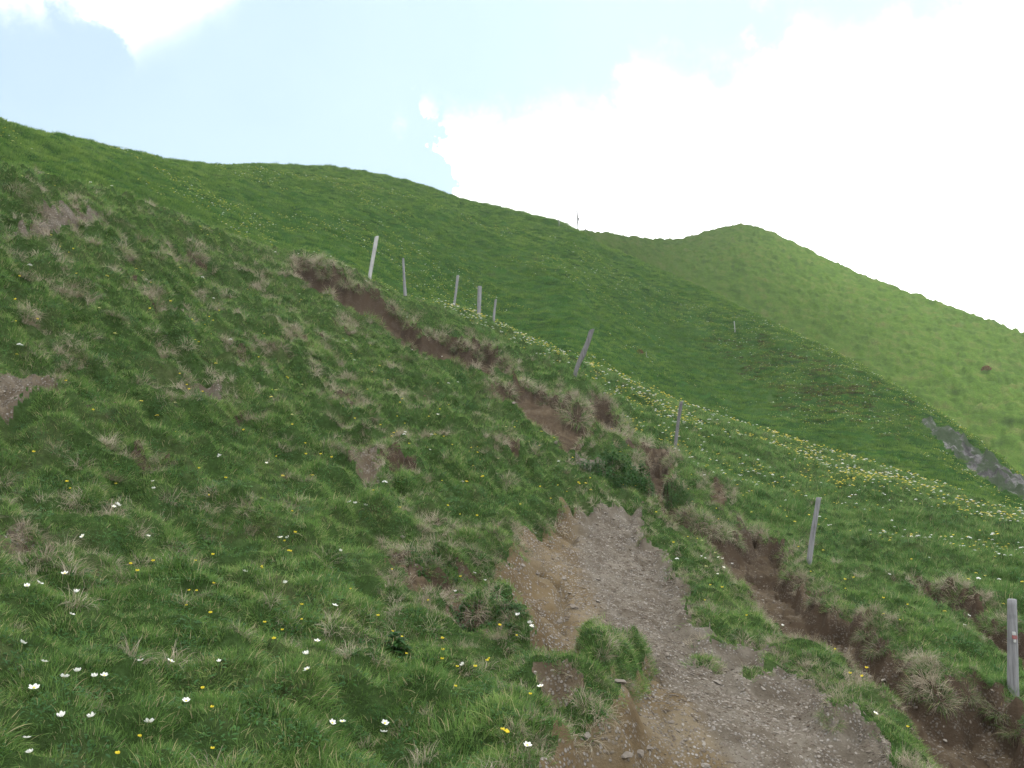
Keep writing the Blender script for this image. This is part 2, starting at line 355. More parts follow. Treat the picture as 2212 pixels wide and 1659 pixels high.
steps = sst(.15, .0, polyline_dist([(1300,870),(1320,910),(1330,945)]))*.12*np.abs(np.sin((ny+nx*.3)*5.5))
flat = np.clip(1-sst(-.05, .5, SD)*.75, 0, 1)          # the walked ground is smoother than the turf
Zn = BASE[:, :j1]+dz*flat-DEP+islz+rough-carve*dirt-steps
# raised cushions, swells and mounds with a place of their own
def mound(X, Y, rad, hgt, ex=1.0):
    global Zn
    x, y, z = hit(X, Y); q = np.hypot((nx-x)/ex, ny-y)/rad; Zn = Zn+hgt*np.exp(-q**2*1.4)*(q < 3)
MOUNDS = [(1455,1080,.55,.30,1.1),(1340,1040,.8,.18,1.3),(930,1225,.34,.20,1.2),(1080,1330,.3,.10,1),(690,560,1.2,.45,1.3),(730,545,1.0,.2,1),(1245,1500,.28,.14,1.3),(1215,1470,.3,.08,1.2),(1560,1140,.45,.2,1.5),(190,640,1.1,.28,1.3),(90,460,1.1,.35,1.5),
          (850,770,.6,.25,1.2),(950,700,.9,.22,1.1),(1000,735,.9,.2,1.1),(1080,770,.8,.3,1.2),(1210,880,.7,.35,1.3),(1120,835,.8,.25,1.6),(240,955,.5,.14,1.4),(340,990,.5,.12,1.6),(230,1020,.45,.14,1.2),(860,1010,.5,.2,1.3),
          (1750,1420,.4,.1,1.2),(1800,1545,.22,.1,1.5),(1900,1370,.45,.15,1.2),(2030,1480,.5,.16,1.4),(60,700,.7,.25,1.3),(420,790,.8,.2,1.3)]
for a in MOUNDS: mound(*a)
Z[:, :j1] = Zn
M_ = np.where(R < (rc*1.1)[:, None], Z/R, -9).max(1); k_ = np.exp(-.5*(np.arange(-25, 26)/9.)**2); k_ /= k_.sum()
d_ = np.convolve(np.pad(zc/rc-M_, 25, 'edge'), k_, 'valid')
Z += sst(.6, 1, R/rc[:, None])*(R < (rc*1.3)[:, None])*d_[:, None]*R
# middle and far hills: small terraces that run along the slope
far = R/rc[:, None]
mf = sst(1.2, 1.8, far)*(1-sst(270, 420, R))
X2, Y2 = XX, YY
jm = int(np.searchsorted(LR, math.log(38))); jf = int(np.searchsorted(LR, math.log(420)))
s_ = np.s_[:, jm:jf]
x, y = X2[s_], Y2[s_]
ter = .30*perlin(x*.16+.35*perlin(x*.3, y*.3, 44), (y+x*.35)*.55, 41)+.30*perlin(x*.5, (y+x*.35)*1.1, 42)+.9*perlin(x*.035, y*.035, 43)*.3+.17*perlin(x*1.3, y*1.6, 45)
crestfade = 1-.55*np.exp(-((R[:, jm:jf]/r13[:, None]-1)/.06)**2)
Z[s_] += 1.25*mf[s_]*ter*crestfade*np.clip(R[:, jm:jf]/100, .6, 1.6)
ph_ = BASE[s_]/1.25+.8*perlin(x*.045, y*.045, 46)+.25*perlin(x*.2, y*.2, 47)       # cattle terraces that follow the contours
Z[s_] += mf[s_]*(.24+.50*sst(110, 170, R[:, jm:jf]))*sst(-.5, .3, perlin(x*.03+3, y*.03, 48))*(np.abs((ph_ % 1)*2-1)-.5)
def fix_crest(lo, hi, rt, zt, m0):
    """bring the uneven crest back to its surveyed height"""
    ok = (R > lo[:, None]) & (R < hi[:, None]); M_ = np.where(ok, Z/R, -9).max(1); k = np.exp(-.5*(np.arange(-25, 26)/9.)**2); k /= k.sum()
    d = np.convolve(np.pad(zt/rt-M_, 25, 'edge'), k, 'valid')*(1-wrap[:]); w_ = sst(0, 1, (R-m0[:, None])/(rt-m0)[:, None])*(R < (hi*1.15)[:, None])
    return w_*d[:, None]*R
Z += fix_crest(rc*1.25, r13*1.06, r13, z13, rc*1.25)
Z += fix_crest(r13*1.1, r17*1.07, r17, z17, r13*1.1)

# rock face on the shoulder of the middle hill
ROCK = [(1984,898),(2020,901),(2050,925),(2085,943),(2124,972),(2160,990),(2190,1015),(2250,1065),(2290,1110),(2250,1100),(2165,1052),(2104,1020),(2057,980),(2018,938),(1992,915)]
def mid_hit(X, Y): return hit(X, Y, lo=52)
ta = int(np.searchsorted(LR, math.log(50))); tb = int(np.searchsorted(LR, math.log(105)))
gx, gy = XX[:, ta:tb], YY[:, ta:tb]
# decided in the plane of the slope: picture outline -> ground outline
RW = []
for X, Y in ROCK:
    a_, te_ = ray(X, Y); i_ = int(np.searchsorted(AZ, float(a_)))
    RW.append(mid_hit(X, min(max(Y, 0), 2000))[:2])
rs = np.full(gx.shape, -9.0); mrk = (gx > 10) & (gx < 70); rs[mrk] = sdist(gx[mrk], gy[mrk], RW)
rs += .5*perlin(gx*.8, gy*.8, 51)
rk = sst(-.1, .8, rs)
cr = 1.1*np.abs(perlin(gx*.45, gy*.45, 52))+.7*np.abs(perlin(gx*1.0, gy*1.0, 53))+.35*perlin(gx*2.4, gy*2.4, 54)
Z[:, ta:tb] += rk*(cr-.5)
ROCKM = np.zeros_like(Z); ROCKM[:, ta:tb] = rs

# ------------------------------------------------------------------ sampling of the finished ground
def gidx(x, y):
    a = np.arctan2(x, y); r = np.hypot(x, y)
    fi = np.interp(a, AZ, np.arange(NA)); fj = np.interp(np.log(r), LR, np.arange(NR))
    i = np.clip(fi.astype(int), 0, NA-2); j = np.clip(fj.astype(int), 0, NR-2)
    return i, j, fi-i, fj-j
def samp(A, x, y):
    i, j, u, v = gidx(np.asarray(x, float), np.asarray(y, float))
    j = np.minimum(j, A.shape[1]-2)
    return (A[i, j]*(1-u)+A[i+1, j]*u)*(1-v)+(A[i, j+1]*(1-u)+A[i+1, j+1]*u)*v
def ground(x, y): return samp(Z, x, y)
def normal(x, y, e=.12):
    zx = (ground(x+e, y)-ground(x-e, y))/(2*e); zy = (ground(x, y+e)-ground(x, y-e))/(2*e)
    n = np.stack([-zx, -zy, np.ones_like(zx)], -1); return n/np.linalg.norm(n, axis=-1, keepdims=True)
def on_ground(X, Y, lo=0.0):
    x, y, z = hit(X, Y, lo, surf=Z); return x, y, float(ground(x, y))

# ------------------------------------------------------------------ materials
def new_mat(name):
    m = bpy.data.materials.new(name); m.use_nodes = True; return m, NT(m.node_tree)
def finish(T, sh, disp=None):
    o = T.n('ShaderNodeOutputMaterial'); T.l(sh, o.inputs[0])
def soil_mat():
    m, T = new_mat('soil'); g = T.n('ShaderNodeNewGeometry').outputs['Position']
    cls = T.n('ShaderNodeAttribute', attribute_name='grey').outputs['Fac']
    dark = T.ramp(T.noise(2.5, 6, .6, g), [(.3, (.048, .035, .024)), (.55, (.080, .061, .040)), (.75, (.13, .105, .074))])
    och = T.ramp(T.noise(1.3, 6, .6, g), [(.3, (.072, .051, .030)), (.5, (.120, .090, .052)), (.7, (.155, .127, .086))])
    f = T.sstep(T.m('ADD', cls, T.m('MULTIPLY', T.m('SUBTRACT', T.noise(1.1, 4, .5, g), .5), .35)), .2, .75)
    c = T.mix(f, dark, och)
    st = T.n('ShaderNodeAttribute', attribute_name='stony').outputs['Fac']
    gy = T.ramp(T.noise(3, 7, .65, g), [(.3, (.062, .050, .038)), (.5, (.110, .095, .074)), (.7, (.17, .152, .125))])
    c = T.mix(T.sstep(T.m('ADD', st, T.m('MULTIPLY', T.m('SUBTRACT', T.noise(2.2, 4, .5, g), .5), .5)), .3, .8), c, gy)
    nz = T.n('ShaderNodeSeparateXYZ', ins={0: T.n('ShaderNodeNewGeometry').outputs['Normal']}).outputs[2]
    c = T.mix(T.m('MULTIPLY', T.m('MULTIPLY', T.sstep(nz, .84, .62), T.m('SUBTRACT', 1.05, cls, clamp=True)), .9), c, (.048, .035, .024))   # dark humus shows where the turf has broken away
    v = T.n('ShaderNodeTexVoronoi', ins={'Vector': g, 'Scale': 36.0})
    peb = T.sstep(v.outputs['Distance'], .52, .30)
    pm = T.m('MULTIPLY', peb, T.sstep(T.noise(5, 4, .6, g), .42, .56))
    pc = T.ramp(T.n('ShaderNodeSeparateColor', ins={0: v.outputs['Color']}).outputs[0], [(0, (.10, .085, .07)), (.5, (.18, .165, .145)), (1, (.28, .265, .245))])
    c = T.mix(T.m('MULTIPLY', pm, T.m('MULTIPLY_ADD', cls, .7, .2)), c, pc)
    b = T.n('ShaderNodeBump', ins={'Strength': .9, 'Distance': .02, 'Height': T.m('ADD', T.m('MULTIPLY', pm, .5), T.noise(28, 6, .65, g))})
    p = T.n('ShaderNodeBsdfDiffuse', ins={0: c, 'Normal': b.outputs[0]})
    finish(T, p.outputs[0]); return m
def turf_mat(name, cols, sc_=1.0):
    m, T = new_mat(name); g = T.n('ShaderNodeNewGeometry').outputs['Position']
    c = T.ramp(T.noise(1.2*sc_, 8, .65, g), cols)
    fine = T.ramp(T.noise(14*sc_, 5, .7, g), [(.25, (.45, .45, .45)), (.75, (1.35, 1.35, 1.35))])
    c = T.mix(1.0, c, fine, 'MULTIPLY')
    b = T.n('ShaderNodeBump', ins={'Strength': .8, 'Distance': .06/sc_, 'Height': T.noise(22*sc_, 6, .7, g)})
    p = T.n('ShaderNodeBsdfDiffuse', ins={0: c, 'Normal': b.outputs[0]})
    finish(T, p.outputs[0]); return m
def rock_mat(name='limestone'):
    m, T = new_mat(name); g = T.n('ShaderNodeNewGeometry').outputs['Position']
    c = T.ramp(T.noise(1.1, 9, .7, g), [(.34, (.022, .022, .022)), (.48, (.075, .072, .070)), (.62, (.19, .185, .18))])
    gr = T.sstep(T.noise(.7, 6, .65, g), .46, .52)
    c = T.mix(T.m('MULTIPLY', gr, .8), c, (.035, .06, .022))
    b = T.n('ShaderNodeBump', ins={'Strength': 1.0, 'Distance': .25, 'Height': T.noise(2.6, 9, .75, g)})
    p = T.n('ShaderNodeBsdfPrincipled', ins={'Base Color': c, 'Roughness': .9, 'Specular IOR Level': .2, 'Normal': b.outputs[0]})
    finish(T, p.outputs[0]); return m
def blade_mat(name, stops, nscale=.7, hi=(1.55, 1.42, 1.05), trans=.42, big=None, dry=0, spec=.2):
    m, T = new_mat(name); g = T.n('ShaderNodeNewGeometry').outputs['Position']
    rn = T.n('ShaderNodeAttribute', attribute_name='rnd').outputs['Fac']
    hh = T.n('ShaderNodeAttribute', attribute_name='hgt').outputs['Fac']
    iv = T.n('ShaderNodeAttribute', attribute_name='ivar', attribute_type='INSTANCER').outputs['Fac']
    f = T.m('ADD', T.m('MULTIPLY', rn, .35), T.m('ADD', T.m('MULTIPLY', iv, .38), T.m('MULTIPLY', T.m('SUBTRACT', T.noise(nscale, 5, .6, g), .25), .8)))
    c = T.ramp(f, stops)
    if dry: c = T.mix(T.sstep(rn, dry, dry+.04), c, (.34, .31, .20))
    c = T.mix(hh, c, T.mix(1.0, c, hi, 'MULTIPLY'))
    if big:
        c = T.mix(T.sstep(T.noise(big[0], 5, .6, g), .50, .66), c, T.mix(1.0, c, big[1], 'MULTIPLY'))
    d = T.n('ShaderNodeBsdfPrincipled', ins={'Base Color': c, 'Roughness': .6, 'Specular IOR Level': spec}) if spec > .1 else T.n('ShaderNodeBsdfDiffuse', ins={0: c})
    t = T.n('ShaderNodeBsdfTranslucent', ins={0: c}); mx = T.n('ShaderNodeMixShader', ins={0: trans})
    T.l(d.outputs[0], mx.inputs[1]); T.l(t.outputs[0], mx.inputs[2]); finish(T, mx.outputs[0]); return m
def plain_mat(name, col, rough=.7, trans=0, spec=.3):
    m, T = new_mat(name); g = T.n('ShaderNodeTexCoord').outputs['Object']
    c = T.mix(T.noise(60, 3, .5, g), tuple(v*.85 for v in col), tuple(min(1, v*1.12) for v in col))
    d = T.n('ShaderNodeBsdfPrincipled', ins={'Base Color': c, 'Roughness': rough, 'Specular IOR Level': spec})
    if trans:
        t = T.n('ShaderNodeBsdfTranslucent', ins={0: c}); mx = T.n('ShaderNodeMixShader', ins={0: trans})
        T.l(d.outputs[0], mx.inputs[1]); T.l(t.outputs[0], mx.inputs[2]); finish(T, mx.outputs[0])
    else: finish(T, d.outputs[0])
    return m
def wood_mat(name, a, b, crack=(.05, .045, .04)):
    m, T = new_mat(name); o = T.n('ShaderNodeTexCoord').outputs['Object']
    mp = T.n('ShaderNodeMapping', ins={'Vector': o, 'Scale': (26, 26, 1.6)})
    gr = T.noise(1.6, 8, .65, mp.outputs[0]); c = T.ramp(gr, [(.32, a), (.62, b)])
    mp2 = T.n('ShaderNodeMapping', ins={'Vector': o, 'Scale': (17, 17, .8)})
    ck = T.sstep(T.noise(1.5, 5, .6, mp2.outputs[0]), .36, .29)
    c = T.mix(ck, c, crack)
    c = T.mix(T.m('MULTIPLY', T.sstep(T.noise(5, 5, .6, o), .52, .7), .5), c, tuple(v*.55 for v in a))
    bp = T.n('ShaderNodeBump', ins={'Strength': .8, 'Distance': .008, 'Height': T.m('SUBTRACT', gr, ck)})
    p = T.n('ShaderNodeBsdfPrincipled', ins={'Base Color': c, 'Roughness': .85, 'Specular IOR Level': .2, 'Normal': bp.outputs[0]})
    finish(T, p.outputs[0]); return m
M = {}
M['soil'] = soil_mat()
M['turf'] = turf_mat('turf', [(.3, (.026, .048, .014)), (.5, (.040, .072, .022)), (.68, (.065, .082, .034))])
M['turf_mid'] = turf_mat('turf_mid', [(.3, (.018, .045, .012)), (.5, (.035, .085, .020)), (.7, (.06, .10, .03))], .5)
M['turf_far'] = turf_mat('turf_far', [(.3, (.024, .048, .010)), (.5, (.045, .085, .014)), (.7, (.075, .088, .030))], .35)
M['rock'] = rock_mat()
G1 = [(.15, (.030, .070, .017)), (.45, (.066, .143, .035)), (.7, (.104, .195, .052)), (.95, (.18, .26, .09))]
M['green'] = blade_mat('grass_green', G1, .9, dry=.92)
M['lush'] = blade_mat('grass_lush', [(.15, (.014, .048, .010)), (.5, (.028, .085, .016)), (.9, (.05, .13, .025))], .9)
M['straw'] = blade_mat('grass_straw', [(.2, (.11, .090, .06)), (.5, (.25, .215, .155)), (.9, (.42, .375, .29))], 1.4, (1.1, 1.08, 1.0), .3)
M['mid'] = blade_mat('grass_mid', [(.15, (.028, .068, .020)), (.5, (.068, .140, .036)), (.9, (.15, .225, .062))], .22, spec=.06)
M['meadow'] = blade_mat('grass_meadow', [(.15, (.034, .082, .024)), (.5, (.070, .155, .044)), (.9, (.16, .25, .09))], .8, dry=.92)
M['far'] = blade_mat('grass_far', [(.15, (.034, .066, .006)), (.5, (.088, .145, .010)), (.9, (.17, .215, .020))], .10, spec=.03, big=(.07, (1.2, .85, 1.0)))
M['white'] = plain_mat('petal_white', (.82, .82, .78), .6, .35)
M['yellow'] = plain_mat('petal_yellow', (.80, .66, .06), .5, .3)
M['pale'] = plain_mat('petal_pale', (.80, .76, .30), .6, .3)
M['pink'] = plain_mat('petal_pink', (.28, .03, .14), .6, .2)
M['stem'] = plain_mat('stem', (.07, .13, .03), .6, .2)
M['leaf'] = blade_mat('leaf_broad', [(.2, (.018, .06, .016)), (.6, (.035, .10, .03)), (.95, (.07, .16, .05))], 3)

# ------------------------------------------------------------------ ground meshes
def build_ground():
    idx = np.arange(NA*NR).reshape(NA, NR)
    V = np.stack([XX, YY, Z], -1).reshape(-1, 3)
    q = np.stack([idx[:-1, :-1], idx[:-1, 1:], idx[1:, 1:], idx[1:, :-1]], -1)
    fr = np.exp(.5*(LR[1:]+LR[:-1]))[None, :]*np.ones((NA-1, 1)); rcf = .5*(rc[1:]+rc[:-1])[:, None]; r13f = .5*(r13[1:]+r13[:-1])[:, None]
    lab = np.full(fr.shape, 0); lab[fr > rcf*1.25] = 2; lab[fr > r13f*1.1] = 4; lab[fr > 320] = 5
    sdf = np.full((NA-1, NR-1), -9.0); a = SD
    sdf[:, :j1-1] = .25*(a[:-1, :-1]+a[1:, :-1]+a[:-1, 1:]+a[1:, 1:]); lab[(sdf > 0) & (lab == 0)] = 1
    nzf = np.abs(Z[:-1, 1:]-Z[:-1, :-1])/(R[:, 1:]-R[:, :-1]); nza = np.abs(Z[1:, :-1]-Z[:-1, :-1])/(R[:, :-1]*np.diff(AZ)[:, None])
    lab[(np.hypot(nzf, nza) > 1.0) & (sdf > -.06) & (lab == 0) & (fr < rcf)] = 1      # earth shows on the broken lip of the turf
    rm = .25*(ROCKM[:-1, :-1]+ROCKM[1:, :-1]+ROCKM[:-1, 1:]+ROCKM[1:, 1:]); lab[(rm > .2) & (lab == 2)] = 3
    grey = np.zeros((NA, NR)); grey[:, :j1] = CLS; grey = grey.ravel(); stony = np.zeros((NA, NR)); stony[:, :j1] = STONY; stony = stony.ravel()
    names = {0: ('hillside', 'turf'), 1: ('path', 'soil'), 2: ('middle_hill', 'turf_mid'), 3: ('rock_outcrop', 'rock'), 4: ('far_hill', 'turf_far'), 5: ('valley_ground', 'turf_far')}
    for L, (nm, mt) in names.items():
        fq = q[lab == L]; u, inv = np.unique(fq, return_inverse=True)
        o = mesh_obj(nm, V[u], inv.reshape(-1, 4)[:, ::-1], M[mt], attrs={'grey': grey[u], 'stony': stony[u]} if L == 1 else None)
        if L == 3: tag(o, 'grey weathered limestone face breaking out of the green shoulder below the far hill', 'rock outcrop')
        else: tag(o, kind='structure')
build_ground()

# ------------------------------------------------------------------ scattering
def scatter(name, srcs, x, y, scale, idx, label, cat, tilt=.35, lean=None, sink=.0, flatrot=False, kind='stuff'):
    """one object that carries many copies of small source meshes over the ground"""
    n = len(x); z = ground(x, y)-sink*scale
    nn = normal(x, y)*tilt+np.array([0, 0, 1-tilt]); 
    if lean is not None: nn = nn+lean
    nn += rng.normal(0, .08, (n, 3)); nn /= np.linalg.norm(nn, axis=1, keepdims=True)
    # euler from direction + random spin
    yaw = rng.uniform(0, 2*math.pi, n)
    tx = np.arctan2(np.hypot(nn[:, 0], nn[:, 1]), nn[:, 2]); az = np.arctan2(nn[:, 0], -nn[:, 1])
    # rotation = Rz(az) Rx(tilt) Rz(spin): done in nodes by two rotations, stored as two vectors
    me = bpy.data.meshes.new(name); me.vertices.add(n); me.vertices.foreach_set('co', np.stack([x, y, z], -1).astype(np.float32).ravel())
    def at(k, v, t='FLOAT'):
        a = me.attributes.new(k, t, 'POINT'); a.data.foreach_set('vector' if t == 'FLOAT_VECTOR' else 'value', np.asarray(v, np.int32 if t == 'INT' else np.float32).ravel())
    # compose matrices and take XYZ euler
    ca, sa, ct, st, cy, sy = np.cos(az), np.sin(az), np.cos(tx), np.sin(tx), np.cos(yaw), np.sin(yaw)
    r00 = ca*cy-sa*ct*sy; r10 = sa*cy+ca*ct*sy; r20 = st*sy; r21 = st*cy; r22 = ct
    ey = np.arcsin(np.clip(-r20, -1, 1)); ex = np.arctan2(r21, r22); ez = np.arctan2(r10, r00)
    at('rot', np.stack([ex, ey, ez], -1), 'FLOAT_VECTOR'); at('scl', scale); at('idx', idx, 'INT'); at('ivar', rng.uniform(0, 1, n))
    o = bpy.data.objects.new(name, me); C.objects.link(o)
    col = bpy.data.collections.new(name+'_sources')
    for k, s in enumerate(srcs): s.name = '%s_source_%02d' % (name, k); col.objects.link(s)
    g = bpy.data.node_groups.new(name+'_scatter', 'GeometryNodeTree')
    g.interface.new_socket('Geometry', in_out='INPUT', socket_type='NodeSocketGeometry'); g.interface.new_socket('Geometry', in_out='OUTPUT', socket_type='NodeSocketGeometry')
    N = g.nodes; gi = N.new('NodeGroupInput'); go = N.new('NodeGroupOutput'); ip = N.new('GeometryNodeInstanceOnPoints'); ci = N.new('GeometryNodeCollectionInfo')
    ci.inputs['Collection'].default_value = col; ci.inputs['Separate Children'].default_value = True; ci.inputs['Reset Children'].default_value = True
    def na(nm_, t):
        q = N.new('GeometryNodeInputNamedAttribute'); q.data_type = t; q.inputs[0].default_value = nm_; return q.outputs[0]
    mp = N.new('GeometryNodeMeshToPoints')
    g.links.new(gi.outputs[0], mp.inputs[0]); g.links.new(mp.outputs[0], ip.inputs['Points']); g.links.new(ci.outputs[0], ip.inputs['Instance'])
    ip.inputs['Pick Instance'].default_value = True; g.links.new(na('idx', 'INT'), ip.inputs['Instance Index'])
    e2r = N.new('FunctionNodeEulerToRotation'); g.links.new(na('rot', 'FLOAT_VECTOR'), e2r.inputs[0]); g.links.new(e2r.outputs[0], ip.inputs['Rotation'])
    g.links.new(na('scl', 'FLOAT'), ip.inputs['Scale']); g.links.new(ip.outputs[0], go.inputs[0])
    md = o.modifiers.new('scatter', 'NODES'); md.node_group = g
    return tag(o, label, cat, kind=kind)

def tuft(n, rad, h, w, curl, mat, seg=3, spread=.35, jit=.5):
    """a bunch of blades: n blades rooted in a disc, each a tapering strip"""
    Vs, Fs, rn, hg = [], [], [], []
    for b in range(n):
        a = rng.uniform(0, 2*math.pi); rr_ = rad*math.sqrt(rng.uniform(0, 1)); bx, by = rr_*math.cos(a), rr_*math.sin(a)
        d = a+rng.normal(0, jit*1.6) if rad > 0 else rng.uniform(0, 2*math.pi)
        hh = h*rng.uniform(.45, 1.15); cu = curl*rng.uniform(.3, 1.3); sp = spread*rng.uniform(.1, 1.3); ww = w*rng.uniform(.7, 1.3)
        px, py = -math.sin(d), math.cos(d); x0 = 0; z0 = -.02; th = sp; base = len(Vs); q = rng.uniform(0, 1)
        tw = rng.uniform(-.9, .9); px, py = px*math.cos(tw)+math.cos(d)*math.sin(tw), py*math.cos(tw)+math.sin(d)*math.sin(tw)
        for s in range(seg+1):
            t = s/seg; wd = ww*(1-t)**.7*.5 if s < seg else 0
            cx, cy = bx+math.cos(d)*x0, by+math.sin(d)*x0
            if s < seg:
                Vs.append((cx-px*wd, cy-py*wd, z0)); Vs.append((cx+px*wd, cy+py*wd, z0)); rn += [q, q]; hg += [t, t]
            else: Vs.append((cx, cy, z0)); rn.append(q); hg.append(1)
            L = (hh+.02)/seg; x0 += math.sin(th)*L; z0 += math.cos(th)*L; th = min(th+cu/seg, 2.7)
        for s in range(seg-1):
            k = base+2*s; Fs.append((k, k+1, k+3, k+2))
        k = base+2*(seg-1); Fs.append((k, k+1, k+2))
    return mesh_obj('tuft', Vs, Fs, mat, smooth=True, attrs={'rnd': rn, 'hgt': hg}, link=False)
def herb(n, rad, size, mat, up=.6):
    """low broad leaves"""
    Vs, Fs, rn, hg = [], [], [], []
    for b in range(n):
        a = rng.uniform(0, 2*math.pi); r_ = rad*math.sqrt(rng.uniform(0, 1)); x, y = r_*math.cos(a), r_*math.sin(a); d = rng.uniform(0, 2*math.pi)
        L = size*rng.uniform(.6, 1.3); w = L*.32; z = rng.uniform(.0, size*.9); e = rng.uniform(.1, 1.0)*up; q = rng.uniform(0, 1); k = len(Vs)
        c, s = math.cos(d), math.sin(d)
        for (t, ww) in ((0, .15), (.4, 1), (.75, .8)):
            zz = z+L*t*math.sin(e)-.25*L*t*t; xx = L*t*math.cos(e)
            for sg in (-1, 1): Vs.append((x+c*xx-s*w*ww*.5*sg, y+s*xx+c*w*ww*.5*sg, zz+.1*w)); rn.append(q); hg.append(t)
        Vs.append((x+c*L*math.cos(e), y+s*L*math.cos(e), z+L*math.sin(e)-.3*L)); rn.append(q); hg.append(1)
        Fs += [(k, k+1, k+3, k+2), (k+2, k+3, k+5, k+4), (k+4, k+5, k+6)]
    return mesh_obj('herb', Vs, Fs, mat, attrs={'rnd': rn, 'hgt': hg}, link=False)
def pts_in(r0, r1, dens, a0=-.60, a1=.60):
    n = int(dens*(a1-a0)*(r1*r1-r0*r0)/2); r = np.sqrt(rng.uniform(r0*r0, r1*r1, n)); a = rng.uniform(a0, a1, n)
    return r*np.sin(a), r*np.cos(a), r, a
def cat3(*bands):
    L = [pts_in(*b) for b in bands]; return [np.concatenate([q[k] for q in L]) for k in range(4)]
RIGHTM = None
def crest_ratio(x, y): return np.hypot(x, y)/np.interp(np.arctan2(x, y), AZ, rc)
def right_of_trail(x, y):   # 1 in the flower meadow right of the path
    a = np.arctan2(x, y); r = np.hypot(x, y); lim = np.interp(r, [8, 12, 17, 22, 28, 36, 45], [.47, .44, .31, .17, .06, -.12, -.2]); return sst(-.03, .04, a-lim)

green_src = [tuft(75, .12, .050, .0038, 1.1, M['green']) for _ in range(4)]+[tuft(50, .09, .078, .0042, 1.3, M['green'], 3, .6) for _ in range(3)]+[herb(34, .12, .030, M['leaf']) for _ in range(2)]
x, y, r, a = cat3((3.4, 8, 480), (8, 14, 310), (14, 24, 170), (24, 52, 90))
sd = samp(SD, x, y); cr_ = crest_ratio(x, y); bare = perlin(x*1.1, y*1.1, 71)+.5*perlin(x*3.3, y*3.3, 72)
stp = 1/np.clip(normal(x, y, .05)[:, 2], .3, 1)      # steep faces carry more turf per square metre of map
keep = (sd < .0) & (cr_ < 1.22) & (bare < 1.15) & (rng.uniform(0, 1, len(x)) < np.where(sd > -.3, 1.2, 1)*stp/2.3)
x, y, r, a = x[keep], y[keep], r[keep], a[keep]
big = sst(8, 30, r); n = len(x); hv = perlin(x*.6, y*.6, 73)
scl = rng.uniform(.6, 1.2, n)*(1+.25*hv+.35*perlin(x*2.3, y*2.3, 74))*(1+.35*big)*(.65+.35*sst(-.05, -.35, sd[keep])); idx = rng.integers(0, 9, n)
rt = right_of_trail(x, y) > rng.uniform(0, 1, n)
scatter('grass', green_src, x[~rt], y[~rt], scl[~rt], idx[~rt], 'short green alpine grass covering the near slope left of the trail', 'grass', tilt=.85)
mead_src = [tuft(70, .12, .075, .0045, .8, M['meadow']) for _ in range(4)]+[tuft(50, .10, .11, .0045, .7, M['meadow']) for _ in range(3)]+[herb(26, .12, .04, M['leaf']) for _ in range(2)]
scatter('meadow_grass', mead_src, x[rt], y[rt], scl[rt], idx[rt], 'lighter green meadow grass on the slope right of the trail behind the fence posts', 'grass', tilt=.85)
# dry straw tussocks: in patches and along every worn rim
straw_src = [tuft(60, .07, .17, .0042, 2.3, M['straw'], 5, .5) for _ in range(3)]+[tuft(40, .10, .13, .004, 1.8, M['straw'], 4, .6) for _ in range(3)]
straw_src2 = [tuft(60, .08, .19, .0045, 2.6, M['straw'], 5, .6) for _ in range(3)]
x, y, r, a = cat3((3.6, 10, 60), (10, 20, 34), (20, 46, 18))
sd = samp(SD, x, y); cr_ = crest_ratio(x, y); rim = (sd > -.26) & (sd < -.02)
pn = perlin(x*.55+9, y*.8, 81)+.6*perlin(x*1.7, y*2.1, 82); lft = 1-right_of_trail(x, y)
e = .25; slope_dn = samp(BASE, x, y)
pr = np.where(rim, .4, np.clip((pn-.05)*.8, .03, .6)*lft+.03)
keep = (sd < -.02) & (cr_ < 1.12) & (rng.uniform(0, 1, len(x)) < pr)
x, y, r = x[keep], y[keep], r[keep]; n = len(x)
nb = np.stack([-(samp(BASE, x+.3, y)-samp(BASE, x-.3, y))/.6, -(samp(BASE, x, y+.3)-samp(BASE, x, y-.3))/.6, np.zeros(n)], -1)
scatter('dry_grass', straw_src, x, y, rng.uniform(.45, .95, n)*(1+.6*sst(6, 26, r)), rng.integers(0, 6, n), 'bleached straw-coloured tussock grass drooping over humps and trail edges', 'dry grass', tilt=.6, lean=nb*.5)
# shaggy fringe that hangs over every broken turf edge
x, y, r, a = cat3((4, 12, 110), (12, 22, 80), (22, 42, 70))
sd = samp(SD, x, y); dp = samp(DEP, x, y); e = .06
gx_ = (samp(SD, x+e, y)-samp(SD, x-e, y))/(2*e); gy_ = (samp(SD, x, y+e)-samp(SD, x, y-e))/(2*e)
fr = perlin(x*1.2, y*1.2, 85)
keep = (rng.uniform(0, 1, len(x)) < np.where(samp(CLS, x, y) > .55, .28, 1)) & (sd > -.24) & (sd < .03) & (crest_ratio(x, y) < 1.05) & (fr > -.25) & ((gy_ < .35) | (fr > .2)); x, y, r, gx_, gy_ = x[keep], y[keep], r[keep], gx_[keep], gy_[keep]; n = len(x)
fringe_src = straw_src2+[tuft(60, .09, .13, .0045, 2.0, M['green'], 4, .6) for _ in range(3)]
scatter('fringe_grass', fringe_src, x, y, rng.uniform(.5, .95, n)*(1+1.0*sst(8, 28, r)), rng.integers(0, 6, n), 'brown and green tufts hanging over the broken turf edges of the trail', 'dry grass', lean=np.stack([gx_, gy_, gx_*0], -1)*.8)
